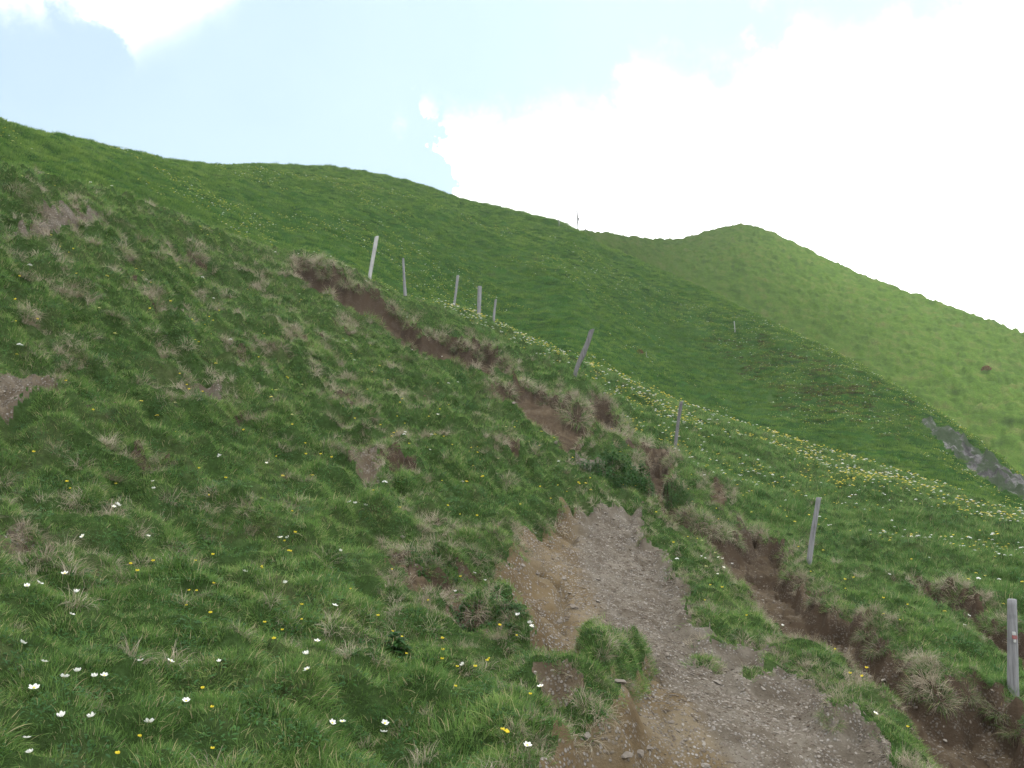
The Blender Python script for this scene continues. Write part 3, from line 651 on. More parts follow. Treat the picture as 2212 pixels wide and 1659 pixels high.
# middle hill
mid_src = [tuft(60, .34, .16, .020, .8, M['mid'], 2) for _ in range(4)]+[herb(50, .36, .09, M['mid']) for _ in range(2)]
x, y, r, a = cat3((34, 60, 14), (60, 145, 8))
cr_ = crest_ratio(x, y); rm_ = r/np.interp(a, AZ, r13)
keep = (cr_ > 1.2) & (rm_ < 1.1) & (samp(ROCKM, x, y) < .15); x, y, r = x[keep], y[keep], r[keep]; n = len(x)
scatter('hill_grass', mid_src, x, y, rng.uniform(.6, 1.3, n)*(1+.3*sst(50, 120, r)), rng.integers(0, 6, n), 'dense deep green grass covering the middle hill below the skyline', 'grass', tilt=.3)
far_src = [tuft(60, .6, .26, .05, .8, M['far'], 2) for _ in range(4)]
x, y, r, a = pts_in(90, 262, 4.0, -.02, .60); rm_ = r/np.interp(a, AZ, r13)
keep = (rm_ > 1.08) & (r/np.interp(a, AZ, r17) < 1.03) & (samp(ROCKM, x, y) < 0); x, y, r = x[keep], y[keep], r[keep]; n = len(x)
scatter('distant_grass', far_src, x, y, rng.uniform(.6, 1.3, n), rng.integers(0, 4, n), 'yellowish green grass on the pointed far hill at the right', 'grass', tilt=.3)

M['dull'] = blade_mat('grass_dull', [(.15, (.022, .024, .010)), (.5, (.044, .045, .020)), (.9, (.11, .10, .05))], .3)
dull_src = [tuft(60, .6, .30, .05, 1.0, M['dull'], 2) for _ in range(3)]
x, y, r, a = pts_in(90, 258, 3.2, -.02, .60); rm_ = r/np.interp(a, AZ, r13); zz = ground(x, y); q_ = zz/1.25+.8*perlin(x*.045, y*.045, 46)+.25*perlin(x*.2, y*.2, 47)
pr = sst(.0, .5, perlin(x*.045, y*.09, 141)+.5*perlin(x*.15, y*.25, 142)+.45*sst(35, 62, zz)-.05+.35*((q_ % 1) < .35))*.85
pr = np.maximum(pr, .75*((q_ % 1) < .28)*(perlin(x*.06, y*.06, 143) > -.15))
keep = (rm_ > 1.08) & (r/np.interp(a, AZ, r17) < 1.02) & (samp(ROCKM, x, y) < 0) & (rng.uniform(0, 1, len(x)) < pr); x, y, r = x[keep], y[keep], r[keep]; n = len(x)
scatter('tussock_bands', dull_src, x, y, rng.uniform(.6, 1.3, n), rng.integers(0, 3, n), 'dull brownish tussock bands across the upper far hill', 'grass', tilt=.3)
# dark brownish tufts standing in for shade on the middle hill's steep bank
B_ = [mid_hit(X, Y)[:2] for X, Y in [(1560,735),(1650,725),(1760,765),(1880,830),(1960,900),(1900,930),(1780,880),(1650,800)]]
x, y, r, a = cat3((60, 110, 7)); q_ = sdist(x, y, B_)+3*perlin(x*.15, y*.15, 151)
keep = (rng.uniform(0, 1, len(x)) < sst(-4, 5, q_)*(.45+.5*perlin(x*.3, y*.3, 152))) & (samp(ROCKM, x, y) < 0) & (r/np.interp(a, AZ, r13) < 1.0); x, y, r = x[keep], y[keep], r[keep]; n = len(x)
scatter('shade_grass', dull_src, x, y, rng.uniform(.4, .75, n), rng.integers(0, 3, n), 'dark brownish grass standing in for the shade in the dip below the lone post', 'grass', tilt=.3)
# ------------------------------------------------------------------ stones
stone_mat, T = new_mat('stone'); g = T.n('ShaderNodeNewGeometry').outputs['Position']
iv = T.n('ShaderNodeAttribute', attribute_name='ivar', attribute_type='INSTANCER').outputs['Fac']
oi = T.n('ShaderNodeObjectInfo').outputs['Random']
c = T.ramp(T.m('ADD', T.m('MULTIPLY', T.m('MAXIMUM', iv, T.m('MULTIPLY', T.m('COMPARE', iv, 0.0, .00001), T.m('MULTIPLY_ADD', oi, .45, .5))), .75), T.m('MULTIPLY', T.noise(9, 4, .6, g), .25)), [(.1, (.07, .055, .041)), (.4, (.125, .106, .086)), (.65, (.17, .150, .126)), (.95, (.25, .23, .20))])
finish(T, T.n('ShaderNodeBsdfDiffuse', ins={0: c}).outputs[0]); M['stone'] = stone_mat
def stone_mesh(size, flat=.5, sub=2, seed=0, link=False, name='stone'):
    import bmesh
    bm = bmesh.new(); bmesh.ops.create_icosphere(bm, subdivisions=sub, radius=1.0)
    rs_ = np.random.default_rng(seed); pl = rs_.normal(0, 1, (9, 3)); pl /= np.linalg.norm(pl, axis=1, keepdims=True); off = rs_.uniform(.42, .8, 9)
    V = np.array([v.co[:] for v in bm.verts])
    for p_, o_ in zip(pl, off):
        d = V@p_; V = V-np.maximum(d-o_, 0)[:, None]*p_
    V *= np.array([1, rs_.uniform(.45, .85), flat])*size; V += rs_.normal(0, .05*size, V.shape)*[1, 1, flat]
    Fs = [tuple(v.index for v in f.verts) for f in bm.faces]; bm.free()
    return mesh_obj(name, V, Fs, M['stone'], smooth=False, link=link)
gsrc = [stone_mesh(1, random.uniform(.2, .5), 1, k) for k in range(9)]
x, y, r, a = cat3((4.2, 9, 3400), (9, 15, 2200), (15, 40, 260))
sd = samp(SD, x, y); gr = samp(CLS, x, y); sty = samp(STONY, x, y); lump = perlin(x*1.3, y*1.3, 91)*.5+perlin(x*4, y*4, 92)*.35
keep = (sd > .0) & (rng.uniform(0, 1, len(x)) < (.12+.88*sst(.62, .86, normal(x, y, .06)[:, 2]))*np.clip(.06+.35*gr+.8*sty+lump, .04, 1)) & (crest_ratio(x, y) < 1.1)
x, y, r = x[keep], y[keep], r[keep]; n = len(x)
ss = (.0085*np.exp(rng.normal(0, .65, n))).clip(.0035, .030)*np.interp(r, [5, 8], [.75, 1])*(1+.5*sst(8, 20, r))
scatter('gravel', gsrc, x, y, ss, rng.integers(0, 9, n), 'loose grey and ochre gravel spread over the bare trail', 'gravel', tilt=.8)
STONES = [(1205,1298,.045),(1160,1240,.05),(1218,1250,.06),(1262,1235,.05),(1290,1252,.055),(1232,1282,.04),(1240,1313,.07),(1208,1345,.05),(1340,1475,.07),(1270,1590,.05),(1552,1476,.06),(1424,1398,.05),(1440,1415,.055),(1522,1655,.05),(1575,1560,.035),(1595,1532,.03),
          (1690,1530,.03),(1365,1480,.035),(1310,1110,.06),(1325,1122,.05),(1130,1222,.045),(1120,1232,.04),(1380,1630,.06),(1400,1618,.05),(1352,1632,.06),(1660,1455,.03),(1675,1450,.035),(1200,957,.09),(1290,1020,.07),(1262,1012,.08),(1910,1470,.06),(1880,1462,.05),(1870,1458,.06),
          (1480,1600,.03),(1500,1500,.03),(1450,1560,.035),(1980,1530,.04),(2040,1600,.04),(1110,872,.09),(497,745,.07),(870,1160,.05),(1290,1300,.05),(1310,1340,.035),(1350,1260,.04)]
for k, (X, Y, s) in enumerate(STONES):
    x, y, z = on_ground(X, Y)
    o = stone_mesh(s*.85, random.uniform(.35, .55), 2, 100+k, True); o.location = (x, y, z+s*.12); o.rotation_euler = (random.uniform(-.3, .3), random.uniform(-.3, .3), random.uniform(0, 6))
    tag(o, 'pale angular limestone lump lying loose on the worn trail', 'stone', 'loose stones on the trail')

# ------------------------------------------------------------------ posts
M['wood_pale'] = wood_mat('wood_pale', (.22, .215, .21), (.40, .395, .385))
M['wood_grey'] = wood_mat('wood_grey', (.12, .12, .122), (.23, .23, .235))
M['wood_dark'] = wood_mat('wood_dark', (.075, .073, .07), (.16, .157, .155))
M['paint_red'] = plain_mat('paint_red', (.26, .10, .095), .8); M['paint_white'] = plain_mat('paint_white', (.42, .42, .41), .8)
def post_mesh(pts, rads, flat=1.0, seed=0, nseg=14, top_slant=.0, name='fence_post', mat=None, link=True):
    """swept, slightly faceted weathered stake through local points"""
    pts = np.array(pts, float); t = np.concatenate([[0], np.cumsum(np.linalg.norm(np.diff(pts, axis=0), axis=1))]); L = t[-1]
    K = max(10, int(L/.05)); q = np.linspace(0, L, K); c = np.stack([np.interp(q, t, pts[:, i]) for i in range(3)], -1)
    ker = np.array([.25, .5, .25])
    for _ in range(3):
        for i in range(3): c[1:-1, i] = np.convolve(c[:, i], ker, 'valid')
    rad = np.interp(q, t, rads); V = []; rs_ = np.random.default_rng(seed); lob = rs_.normal(0, 1, nseg)*.05; ph = rs_.uniform(0, 6, 3)
    for i in range(K):
        for s in range(nseg):
            an = 2*math.pi*s/nseg; rr_ = rad[i]*(1+lob[s]+.05*math.sin(3*an+ph[0]+q[i]*2)+.03*math.sin(7*an+ph[1]+q[i]*5))
            if s == nseg//2+2: rr_ *= .82          # drying split that runs down the side
            V.append(c[i]+np.array([math.cos(an)*rr_, math.sin(an)*rr_*flat, (top_slant*math.cos(an)*rr_ if i == K-1 else 0)]))
    # bevelled end
    for s in range(nseg):
        v = V[(K-1)*nseg+s]; V.append(c[-1]+(v-c[-1])*.72+np.array([0, 0, rad[-1]*.14]))
    V.append(c[-1]+np.array([0, 0, rad[-1]*.16])); Fs = []
    for i in range(K):
        for s in range(nseg):
            a_, b_ = i*nseg+s, i*nseg+(s+1) % nseg; Fs.append((a_, b_, b_+nseg, a_+nseg))
    for s in range(nseg): Fs.append((K*nseg+s, K*nseg+(s+1) % nseg, (K+1)*nseg))
    return mesh_obj(name, V, Fs, mat, link=link, smooth=True)
def local_line(pix, x, y, z):
    """picture points at the distance of (x, y) -> offsets from the foot"""
    out = []; r = math.hypot(x, y)
    for X, Y in pix:
        a_, te_ = ray(X, Y); out.append((math.sin(a_)*r-x, math.cos(a_)*r-y, float(te_)*r-z))
    return out
POSTS = [ # outline points foot..top, width px foot/top, wood, flat, label
 ([(799,596),(806,556),(814,511)], (7.5,8.5), 'wood_pale', .7, 'tall bleached whitish stake leaning right, highest and leftmost post of the fence'),
 ([(875,636),(873,600),(871,558)], (8,4.5), 'wood_grey', 1, 'slim grey post tapering to a pointed top, next right of the tall bleached stake'),
 ([(981,658),(985,630),(989,595)], (5,6), 'wood_grey', 1, 'thin grey post leaning right, first of the close group of three above the trench'),
 ([(1034,684),(1035,650),(1036,619)], (7.5,8.5), 'wood_grey', 1, 'straight thick flat-topped grey post in the middle of the close group of three'),
 ([(1066,694),(1068,672),(1071,647)], (5.5,4.7), 'wood_grey', 1, 'shortest thin post, lowest of the close group of three'),
 ([(1242,808),(1250,785),(1259,768),(1266,750),(1272,735),(1279,712)], (9,12), 'wood_dark', .7, 'crooked knotty dark grey post leaning far right beside the yellow flowers'),
 ([(1458,967),(1461,945),(1463,926),(1467,900),(1472,868)], (7,7), 'wood_dark', .8, 'narrow dark grey post with a slight bend standing before the flowery meadow'),
 ([(1747,1215),(1756,1150),(1768,1075)], (11.5,9), 'wood_grey', 1, 'smooth round grey post leaning right above the deep bend of the gully'),
 ([(2189,1492),(2188,1420),(2187,1370),(2186,1295)], (20,14.5), 'wood_grey', .9, 'thick cracked post with a faded red and white trail mark at the right edge')]
post_xy = []
for k, (pix, w, wd, fl, lab) in enumerate(POSTS):
    lo = 0
    X0, Y0 = pix[0]; x, y, z = on_ground(X0, Y0)
    # keep the feet of the ridge posts on the near ground
    i_ = int(np.searchsorted(AZ, math.atan2(x, y)));
    if math.hypot(x, y) > rc[i_]*1.05:
        s_c = rc[i_]*.98/math.hypot(x, y); x, y = x*s_c, y*s_c; z = float(ground(x, y))
    r = math.hypot(x, y); pp = local_line(pix, x, y, z); d = math.hypot(r, z)
    foot = (pp[0][0]-(pp[1][0]-pp[0][0])*.3, 0, min(-.35, pp[0][2]-.3)); pts = [foot]+pp
    sc_r = r/F/math.cos(math.atan2(x, y)) * .5
    rads = np.interp(np.linspace(0, 1, len(pts)), [0, 1], [w[0]*sc_r, w[1]*sc_r])
    if k == 5: rads = np.array([w[0], w[0], 10, 13.5, 12, 11, 11.5])*sc_r
    o = post_mesh(pts, rads, fl, 10+k, mat=M[wd], top_slant=[.3, .1, .2, 0, .2, .3, .1, -.1, .0][k]); o.location = (x, y, z)
    tag(o, lab, 'fence post', 'old wooden fence posts along the trail')
    post_xy.append((x, y, z, r))
    if k == 8:
        # painted trail mark: thin curved patches wrapped on the camera side of the post
        ctr = np.array(local_line([(2187,1374)], x, y, z)[0]); rad = w[0]*sc_r*.93
        def patch(name, z0, z1, a0, a1, mat, rr_):
            V, Fs = [], []; NN = 7
            for i in range(NN):
                an = a0+(a1-a0)*i/(NN-1)
                for zz in (z0, z1): V.append(ctr+np.array([math.cos(an)*rr_, math.sin(an)*rr_*fl, zz+.006*math.sin(i*2.1)]))
            for i in range(NN-1): Fs.append((2*i, 2*i+2, 2*i+3, 2*i+1))
            V2 = [v+np.array([0, .012, 0]) for v in V]; n_ = len(V); Fs2 = [tuple(j+n_ for j in f[::-1]) for f in Fs]
            ring = [2*i for i in range(NN)]+[2*i+1 for i in range(NN-1, -1, -1)]
            side = [(ring[i], ring[(i+1) % len(ring)], ring[(i+1) % len(ring)]+n_, ring[i]+n_) for i in range(len(ring))]
            return mesh_obj(name, V+V2, Fs+Fs2+side, mat, parent=o, smooth=False)
        patch('red_mark', -.018, .012, -2.0, -1.25, M['paint_red'], rad*1.12)
        patch('white_mark', .018, .045, -1.95, -1.5, M['paint_white'], rad*1.12)
        patch('white_mark', -.05, -.024, -1.85, -1.5, M['paint_white'], rad*1.12)
# far posts on the ridge
def far_post(pix, wpx, wd, lab, name='fence_post', lo=50, cat='fence post', group='distant posts on the ridge'):
    X0, Y0 = pix[0]; x, y, z = on_ground(X0, Y0, lo); r = math.hypot(x, y); pp = local_line(pix, x, y, z); pp = [(pp[0][0], 0, -.3+min(0, pp[0][2]))]+[tuple(p) for p in pp[1:]]
    s = r/F*.5/math.cos(math.atan2(x, y)); o = post_mesh(pp, [wpx*s]*len(pp), 1, len(lab), mat=M[wd], name=name); o.location = (x, y, z)
    tag(o, lab, cat, group); return o, s, pp
far_post([(1208,487),(1207.6,467)], 1.9, 'wood_grey', 'tiny thin post on the skyline, left of the tall signpost')
far_post([(1265,499),(1264,490),(1263,480)], 1.9, 'wood_grey', 'tiny thin post on the skyline, right of the tall signpost')
o, s, pp = far_post([(1249,498),(1248,475),(1246,454)], 2.9, 'wood_dark', 'tall wooden signpost with tilted boards standing in the notch of the skyline', 'signpost', cat='signpost', group=None)
def board(parent, c, dirv, L, H, th, mat, name):
    d = np.array(dirv, float); d /= np.linalg.norm(d); upv = np.array([-d[2], 0, d[0]]); c = np.array(c); V = []
    for yy in (-th/2, th/2):
        for (a_, b_) in ((-L/2, -H/2), (L/2-H*.5, -H/2), (L/2, 0), (L/2-H*.5, H/2), (-L/2, H/2)): V.append(c+d*a_+upv*b_+np.array([0, yy, 0]))
    Fs = [(4, 3, 2, 1, 0), (5, 6, 7, 8, 9)]+[(i, (i+1) % 5, (i+1) % 5+5, i+5) for i in range(5)]
    return mesh_obj(name, V, Fs, mat, parent=parent, smooth=False)
board(o, (.04, -.09, 1.45), (.32, 0, 1), .75, .16, .04, M['wood_dark'], 'arrow_board')
board(o, (-.06, -.14, 1.2), (.25, 0, .6), .45, .14, .04, M['wood_dark'], 'arrow_board')
far_post([(1588,717.5),(1587,705),(1586,694)], 2.0, 'wood_pale', 'lone pale post above a fallen rail on the middle hill shoulder', lo=60)
far_post([(1397,775),(1396,759)], .8, 'wood_pale', 'thin whitish marker stick stuck in the middle hill slope', 'marker_stick', cat='stick', group=None, lo=48)
x, y, z = on_ground(1588, 719, 60); r = math.hypot(x, y); hw = 14.5*r/F
rl = [(-hw, 0, .06), (0, 0, .08), (hw*1.05, 0, .02)]
o = post_mesh(rl, [.055]*3, .8, 77, mat=M['wood_pale'], name='fallen_rail'); 
me = o.data
V = []
for v in me.vertices: pass
o.location = (x, y-.15, z+.34); tag(o, 'pale fallen rail lying across the slope at the foot of the lone post', 'rail')

# ------------------------------------------------------------------ flowers
def petals(n, L, w, cup, mat_list, stem_h=.08, centre=.012, droop=0, seed=0):
    """an open flower on its stem in one mesh: petals, heart, stem"""
    rs_ = np.random.default_rng(seed); V, Fs, mi = [], [], []
    for i in range(n):
        a_ = 2*math.pi*i/n+rs_.normal(0, .12); c, s = math.cos(a_), math.sin(a_); k = len(V); up = cup*rs_.uniform(.7, 1.3)
        for t, ww in ((.1, .35), (.5, 1.0), (.85, .75), (1.0, .2)):
            x_ = L*t*math.cos(up*t); z_ = stem_h+L*t*math.sin(up*t)
            for sg in (-1, 1): V.append((c*x_-s*w*ww*.5*sg, s*x_+c*w*ww*.5*sg, z_))
        for j in range(3): Fs.append((k+2*j, k+2*j+1, k+2*j+3, k+2*j+2)); mi.append(0)
    k = len(V); V.append((0, 0, stem_h+centre*1.1))
    for i in range(8): V.append((centre*math.cos(i*.785), centre*math.sin(i*.785), stem_h+centre*.3))
    for i in range(8): Fs.append((k, k+1+i, k+1+(i+1) % 8)); mi.append(1)
    k = len(V)
    for zz, off in ((-.03, -.006), (stem_h*.5, .004), (stem_h+.002, 0)):
        for i in range(3): V.append((off+.0016*math.cos(i*2.094), .0016*math.sin(i*2.094), zz))
    for j in range(2):
        for i in range(3): Fs.append((k+3*j+i, k+3*j+(i+1) % 3, k+3*j+3+(i+1) % 3, k+3*j+3+i)); mi.append(2)
    return V, Fs, mi
def flower(name, args, mats, link=False):
    V, Fs, mi = petals(*args); return mesh_obj(name, V, Fs, mats, mat_idx=mi, link=link)
def head(rad, stem_h, mats, n=34, seed=0, name='flower', link=False):
    """a domed flower head made of many small florets"""
    rs_ = np.random.default_rng(seed); V, Fs, mi = [], [], []
    for i in range(n):
        a_ = rs_.uniform(0, 6.28); q = math.sqrt(rs_.uniform(0, 1)); x_, y_ = rad*q*math.cos(a_), rad*q*math.sin(a_); z_ = stem_h+rad*.55*(1-q*q); k = len(V); f_ = rad*.30; r0 = rs_.uniform(0, 6)
        V.append((x_, y_, z_+f_*.3))
        for j in range(5): V.append((x_+f_*math.cos(r0+j*1.2566), y_+f_*math.sin(r0+j*1.2566), z_))
        for j in range(5): Fs.append((k, k+1+j, k+1+(j+1) % 5)); mi.append(0)
    k = len(V)
    for zz in (-.03, stem_h+rad*.2):
        for i in range(3): V.append((.002*math.cos(i*2.094), .002*math.sin(i*2.094), zz))
    for i in range(3): Fs.append((k+i, k+(i+1) % 3, k+3+(i+1) % 3, k+3+i)); mi.append(1)
    return mesh_obj(name, V, Fs, mats, mat_idx=mi, link=link)
WM = [M['white'], M['yellow'], M['stem']]; YM = [M['yellow'], M['yellow'], M['stem']]
white_big = [flower('white_flower', (6, .034, .024, .42, None, .13, .009, 0, k), WM).data for k in range(4)]+[flower('white_flower', (6, .034, .022, .8, None, .12, .008, 0, 10+k), WM).data for k in range(2)]
yel = [flower('yellow_flower', (5, .014, .014, .8, None, .11, .005, 0, 20+k), YM).data for k in range(3)]
dand = [head(.021, .11, [M['yellow'], M['stem']], 30, k).data for k in range(3)]
umb = [head(.028, .12, [M['white'], M['stem']], 34, 5+k).data for k in range(3)]
pal = [head(.020, .09, [M['pale'], M['stem']], 24, 9+k).data for k in range(2)]
pnk = [head(.018, .12, [M['pink'], M['stem']], 24, 12).data]
for me_ in white_big+yel+dand+umb+pal+pnk: me_.name = 'flower'
def put(name, data, x, y, s, label, cat, group, tiltmax=.35, lift=0.0):
    o = bpy.data.objects.new(name, data); C.objects.link(o); o.location = (x, y, float(ground(x, y))+lift); o.scale = (s, s, s)
    o.rotation_euler = (random.gauss(.25, .2), random.gauss(0, .2), random.uniform(0, 6.28)) if tiltmax > .3 else (random.gauss(0, .12), random.gauss(0, .12), random.uniform(0, 6.28))
    return tag(o, label, cat, group)
WF = [(192,1154),(313,1160),(603,1162),(612,1162),(630,1159),(730,1189),(519,1236),(139,1243),(55,1264),(64,1262),(168,1280),(617,1259),(715,1309),(144,1332),(29,1392),(682,1386),(660,1415),(472,1430),(677,1447),(310,1432),(348,1431),(85,1436),(166,1454),(203,1465),(219,1464),(133,1471),(71,1490),
      (397,1514),(138,1541),(204,1552),(318,1566),(703,1556),(737,1563),(52,1604),(68,1632),(1016,1427),(826,1561),(826,1587),(1132,1609),(1172,1486),(985,1277),(1124,1328),(1144,1345),(1152,1353),(1149,1356),(1020,1238),(1045,1254),(1513,1203),(1522,1207),(1556,1206),(1562,1209),(1558,1226),(1577,1220),
      (1687,1351),(1918,1244),(2085,1332),(2081,1353),(1879,1540),(246,1088),(252,1092),(243,1096),(574,1001),(332,1041),(332,1056),(472,985),(475,987),(762,1084),(769,1087),(786,1091),(945,898),(926,972),(1789,1138),(1797,1137),(2190,1412),(1550,1241)]
def foot_of(X, Y, h):
    """ground point whose flower head, h above it, shows at the picture point"""
    x, y, z = on_ground(X, Y)
    for _ in range(3):
        r = math.hypot(x, y); dy = h*F/r; x, y, z = on_ground(X, Y+dy*.95)
    return x, y
for k, (X, Y) in enumerate(WF):
    s = random.uniform(.5, .78); x, y = foot_of(X, Y, .13*s)
    r = math.hypot(x, y); s *= 1+.25*sst(8, 20, r)
    put('white_flower', white_big[k % 6], x, y, float(s), 'large open white flower with six petals rising above the short grass', 'flower', 'large white flowers on the near slopes')
# small yellow flowers on the near left slope
x, y, r, a = cat3((4.3, 9, 7.0), (9, 18, 2.4))
pn = perlin(x*.8, y*.8, 101)+.5*perlin(x*2.2, y*2.2, 102)
keep = (samp(SD, x, y) < -.1) & (right_of_trail(x, y) < .5) & (pn > -.05) & (np.abs(a) < .53); x, y, r = x[keep], y[keep], r[keep]
o_ = np.argsort(r)[:210]; x, y, r = x[o_], y[o_], r[o_]
for k in range(len(x)): put('yellow_flower', yel[k % 3], x[k], y[k], random.uniform(.8, 1.25)*(1+.3*float(sst(6, 14, r[k]))), 'small yellow buttercup scattered in the grass of the near left slope', 'flower', 'yellow buttercups on the near left slope', .1, -.01)
# the flower meadow on the right: the nearest one by one, the rest together
x, y, r, a = cat3((9, 20, 9), (20, 46, 34))
rt_ = right_of_trail(x, y); cr_ = crest_ratio(x, y); pn = perlin(x*.35, y*.5, 111)+.6*perlin(x*1.3, y*1.3, 112)
crestb = sst(.45, 1.0, cr_); prob = np.clip((.12+.8*crestb)*(.55+1.2*pn), 0, 1)*sst(.5, 1, rt_)
prob *= np.where(a > .1, 1, sst(.78, .93, cr_)*1.0)
keep = (samp(SD, x, y) < -.12) & (cr_ < 1.06) & (rng.uniform(0, 1, len(x)) < prob) & (a < .58); x, y, r, a = x[keep], y[keep], r[keep], a[keep]
wh = rng.uniform(0, 1, len(x)) < .32+.4*perlin(x*.3, y*.3, 113)
for sel, meshes, nm, lab, grp, sz in ((wh, umb, 'umbel_flower', 'small domed white flower head in the meadow right of the trail', 'small white flower heads in the meadow', .9), (~wh, dand, 'globe_flower', 'round yellow flower head in the meadow right of the trail', 'yellow flower heads in the meadow', 1.0)):
    xs, ys, rs2, as2 = x[sel], y[sel], r[sel], a[sel]; o_ = np.argsort(rs2+100*(np.abs(as2) > .53)); xs, ys, rs2 = xs[o_], ys[o_], rs2[o_]
    for k in range(min(230, len(xs))): put(nm, meshes[k % 3], xs[k], ys[k], sz*random.uniform(.8, 1.2), lab, 'flower', grp, .1)
    src = [bpy.data.objects.new('f', m_) for m_ in meshes]
    xs, ys, rs2 = xs[230:], ys[230:], rs2[230:]
    scatter({'umbel_flower': 'white_blossoms', 'globe_flower': 'yellow_blossoms'}[nm], src, xs, ys, sz*rng.uniform(.9, 1.3, len(xs))*(1+.25*sst(20, 36, rs2)), rng.integers(0, 3, len(xs)), 'many tiny %s blossoms dotted along the meadow crest' % ('white' if nm == 'umbel_flower' else 'yellow'), 'flowers', tilt=.1)
# sparse dots on the upper left slope, the middle and the far hill
x, y, r, a = cat3((9, 34, 3.2)); pn = perlin(x*.5, y*.7, 121)+.4*perlin(x*2, y*2, 122)
keep = (samp(SD, x, y) < -.1) & (right_of_trail(x, y) < .3) & (pn > .15) & (crest_ratio(x, y) < 1.02); x, y, r = x[keep], y[keep], r[keep]; k = rng.uniform(0, 1, len(x))
src = [bpy.data.objects.new('f', m_) for m_ in (dand[0], yel[0], umb[0], pal[0], pnk[0])]
ii = np.select([k < .36, k < .56, k < .74, k < .97], [0, 1, 2, 3], 4)
scatter('slope_flowers', src, x, y, rng.uniform(.7, 1.2, len(x)), ii, 'mixed tiny yellow, cream and white blossoms dotted over the upper left slope', 'flowers', tilt=.1)
x, y, r, a = cat3((36, 70, 6), (70, 140, 5.5)); pn = perlin(x*.09, y*.09, 131)+.4*perlin(x*.4, y*.4, 132); rm_ = r/np.interp(a, AZ, r13)
keep = (crest_ratio(x, y) > 1.25) & (rm_ < 1.03) & (pn+1.2*sst(.7, 1, rm_) > .1) & (samp(ROCKM, x, y) < -.2); x, y, r, a, rm_ = x[keep], y[keep], r[keep], a[keep], rm_[keep]; k = rng.uniform(0, 1, len(x))
src = [bpy.data.objects.new('f', m_) for m_ in (dand[0], umb[0], pal[0])]
scatter('hill_flowers', src, x, y, rng.uniform(1.0, 2.1, len(x)), np.select([k < .55, k < .68], [0, 1], 2), 'tiny yellow and white blossoms speckling the middle hill', 'flowers', tilt=.1, sink=-.03)

# ------------------------------------------------------------------ big tussocks that hang over the cut banks
def tussock(k):
    o = tuft(340, .20, .30, .0065, 2.5, [M['straw'], M['green']], 5, .75, .35); me_ = o.data; per = 5
    mi = np.repeat((np.random.default_rng(k).uniform(0, 1, 340) > .55).astype(np.int32), per); me_.polygons.foreach_set('material_index', mi); me_.name = 'tussock'; return me_
tus = [tussock(k) for k in range(4)]
TS = [(655,575,1),(700,592,1.1),(748,612,1),(768,622,.9),(812,636,1),(850,668,1.1),(878,690,1.2),(915,712,1.3),(955,728,1.1),(990,745,1.3),(1030,765,1.2),(1085,785,1.3),(1105,800,1),(1060,848,1.1),(1100,845,1.1),(1150,842,1.1),(1175,868,1.2),(1210,885,1.4),(1245,900,1.4),(1262,905,1),(870,775,1),(700,730,.8),
      (1150,1138,.8),(1170,1130,.8),(1120,1175,.8),(1480,1110,1),(1510,1130,1.1),(1550,1150,1),(1590,1165,.9),(1735,1255,.8),(1760,1290,.9),(1830,1330,.7),(1870,1365,.9),(1900,1395,.9),(1985,1480,.9),(2030,1505,.9),(2090,1495,.8),(2160,1530,.8),(2195,1570,.8),(1265,1250,.7) if 0 else (945,1225,.6),
      (1300,1462,.55),(1345,1470,.55),(1270,1520,.6),(1800,1562,.5),(1785,1540,.5),(230,960,.8),(330,975,.8),(345,1000,.8),(200,1020,.8),(240,1030,.8),(450,1160,.6),(860,1010,.9),(750,975,.8),(640,1010,.7),(130,640,.9),(190,640,1),(250,680,.9),(60,600,.8),(1080,1190,.7),(1010,1175,.7),(2090,1330,.8),(2060,1290,.8)]
for k, (X, Y, s_c) in enumerate(TS):
    x, y, z = on_ground(X, Y); e = .15
    g2 = mathutils.Vector((float(samp(SD, x+e, y)-samp(SD, x-e, y))/(2*e), float(samp(SD, x, y+e)-samp(SD, x, y-e))/(2*e), 0)); nv = normal(np.array([x]), np.array([y]), .3)[0]
    d = mathutils.Vector(nv)*.7+mathutils.Vector((0, 0, .5))+(g2*.45 if g2.length < 3 else g2*0); d.normalize()
    o = bpy.data.objects.new('grass_tussock', tus[k % 4]); C.objects.link(o); o.location = (x, y, float(ground(x, y))-.03*s_c); q = d.to_track_quat('Z', 'Y'); o.rotation_euler = (q @ mathutils.Quaternion((0, 0, 1), random.uniform(0, 6.28))).to_euler()
    s_c *= random.uniform(.85, 1.1)*float(np.interp(math.hypot(x, y), [7, 14, 24], [.62, .72, 1.0])); o.scale = (s_c, s_c, s_c*random.uniform(.75, 1))
    tag(o, 'shaggy drooping tussock of straw and green blades hanging on the broken turf', 'grass tussock', 'drooping tussocks on the broken turf')

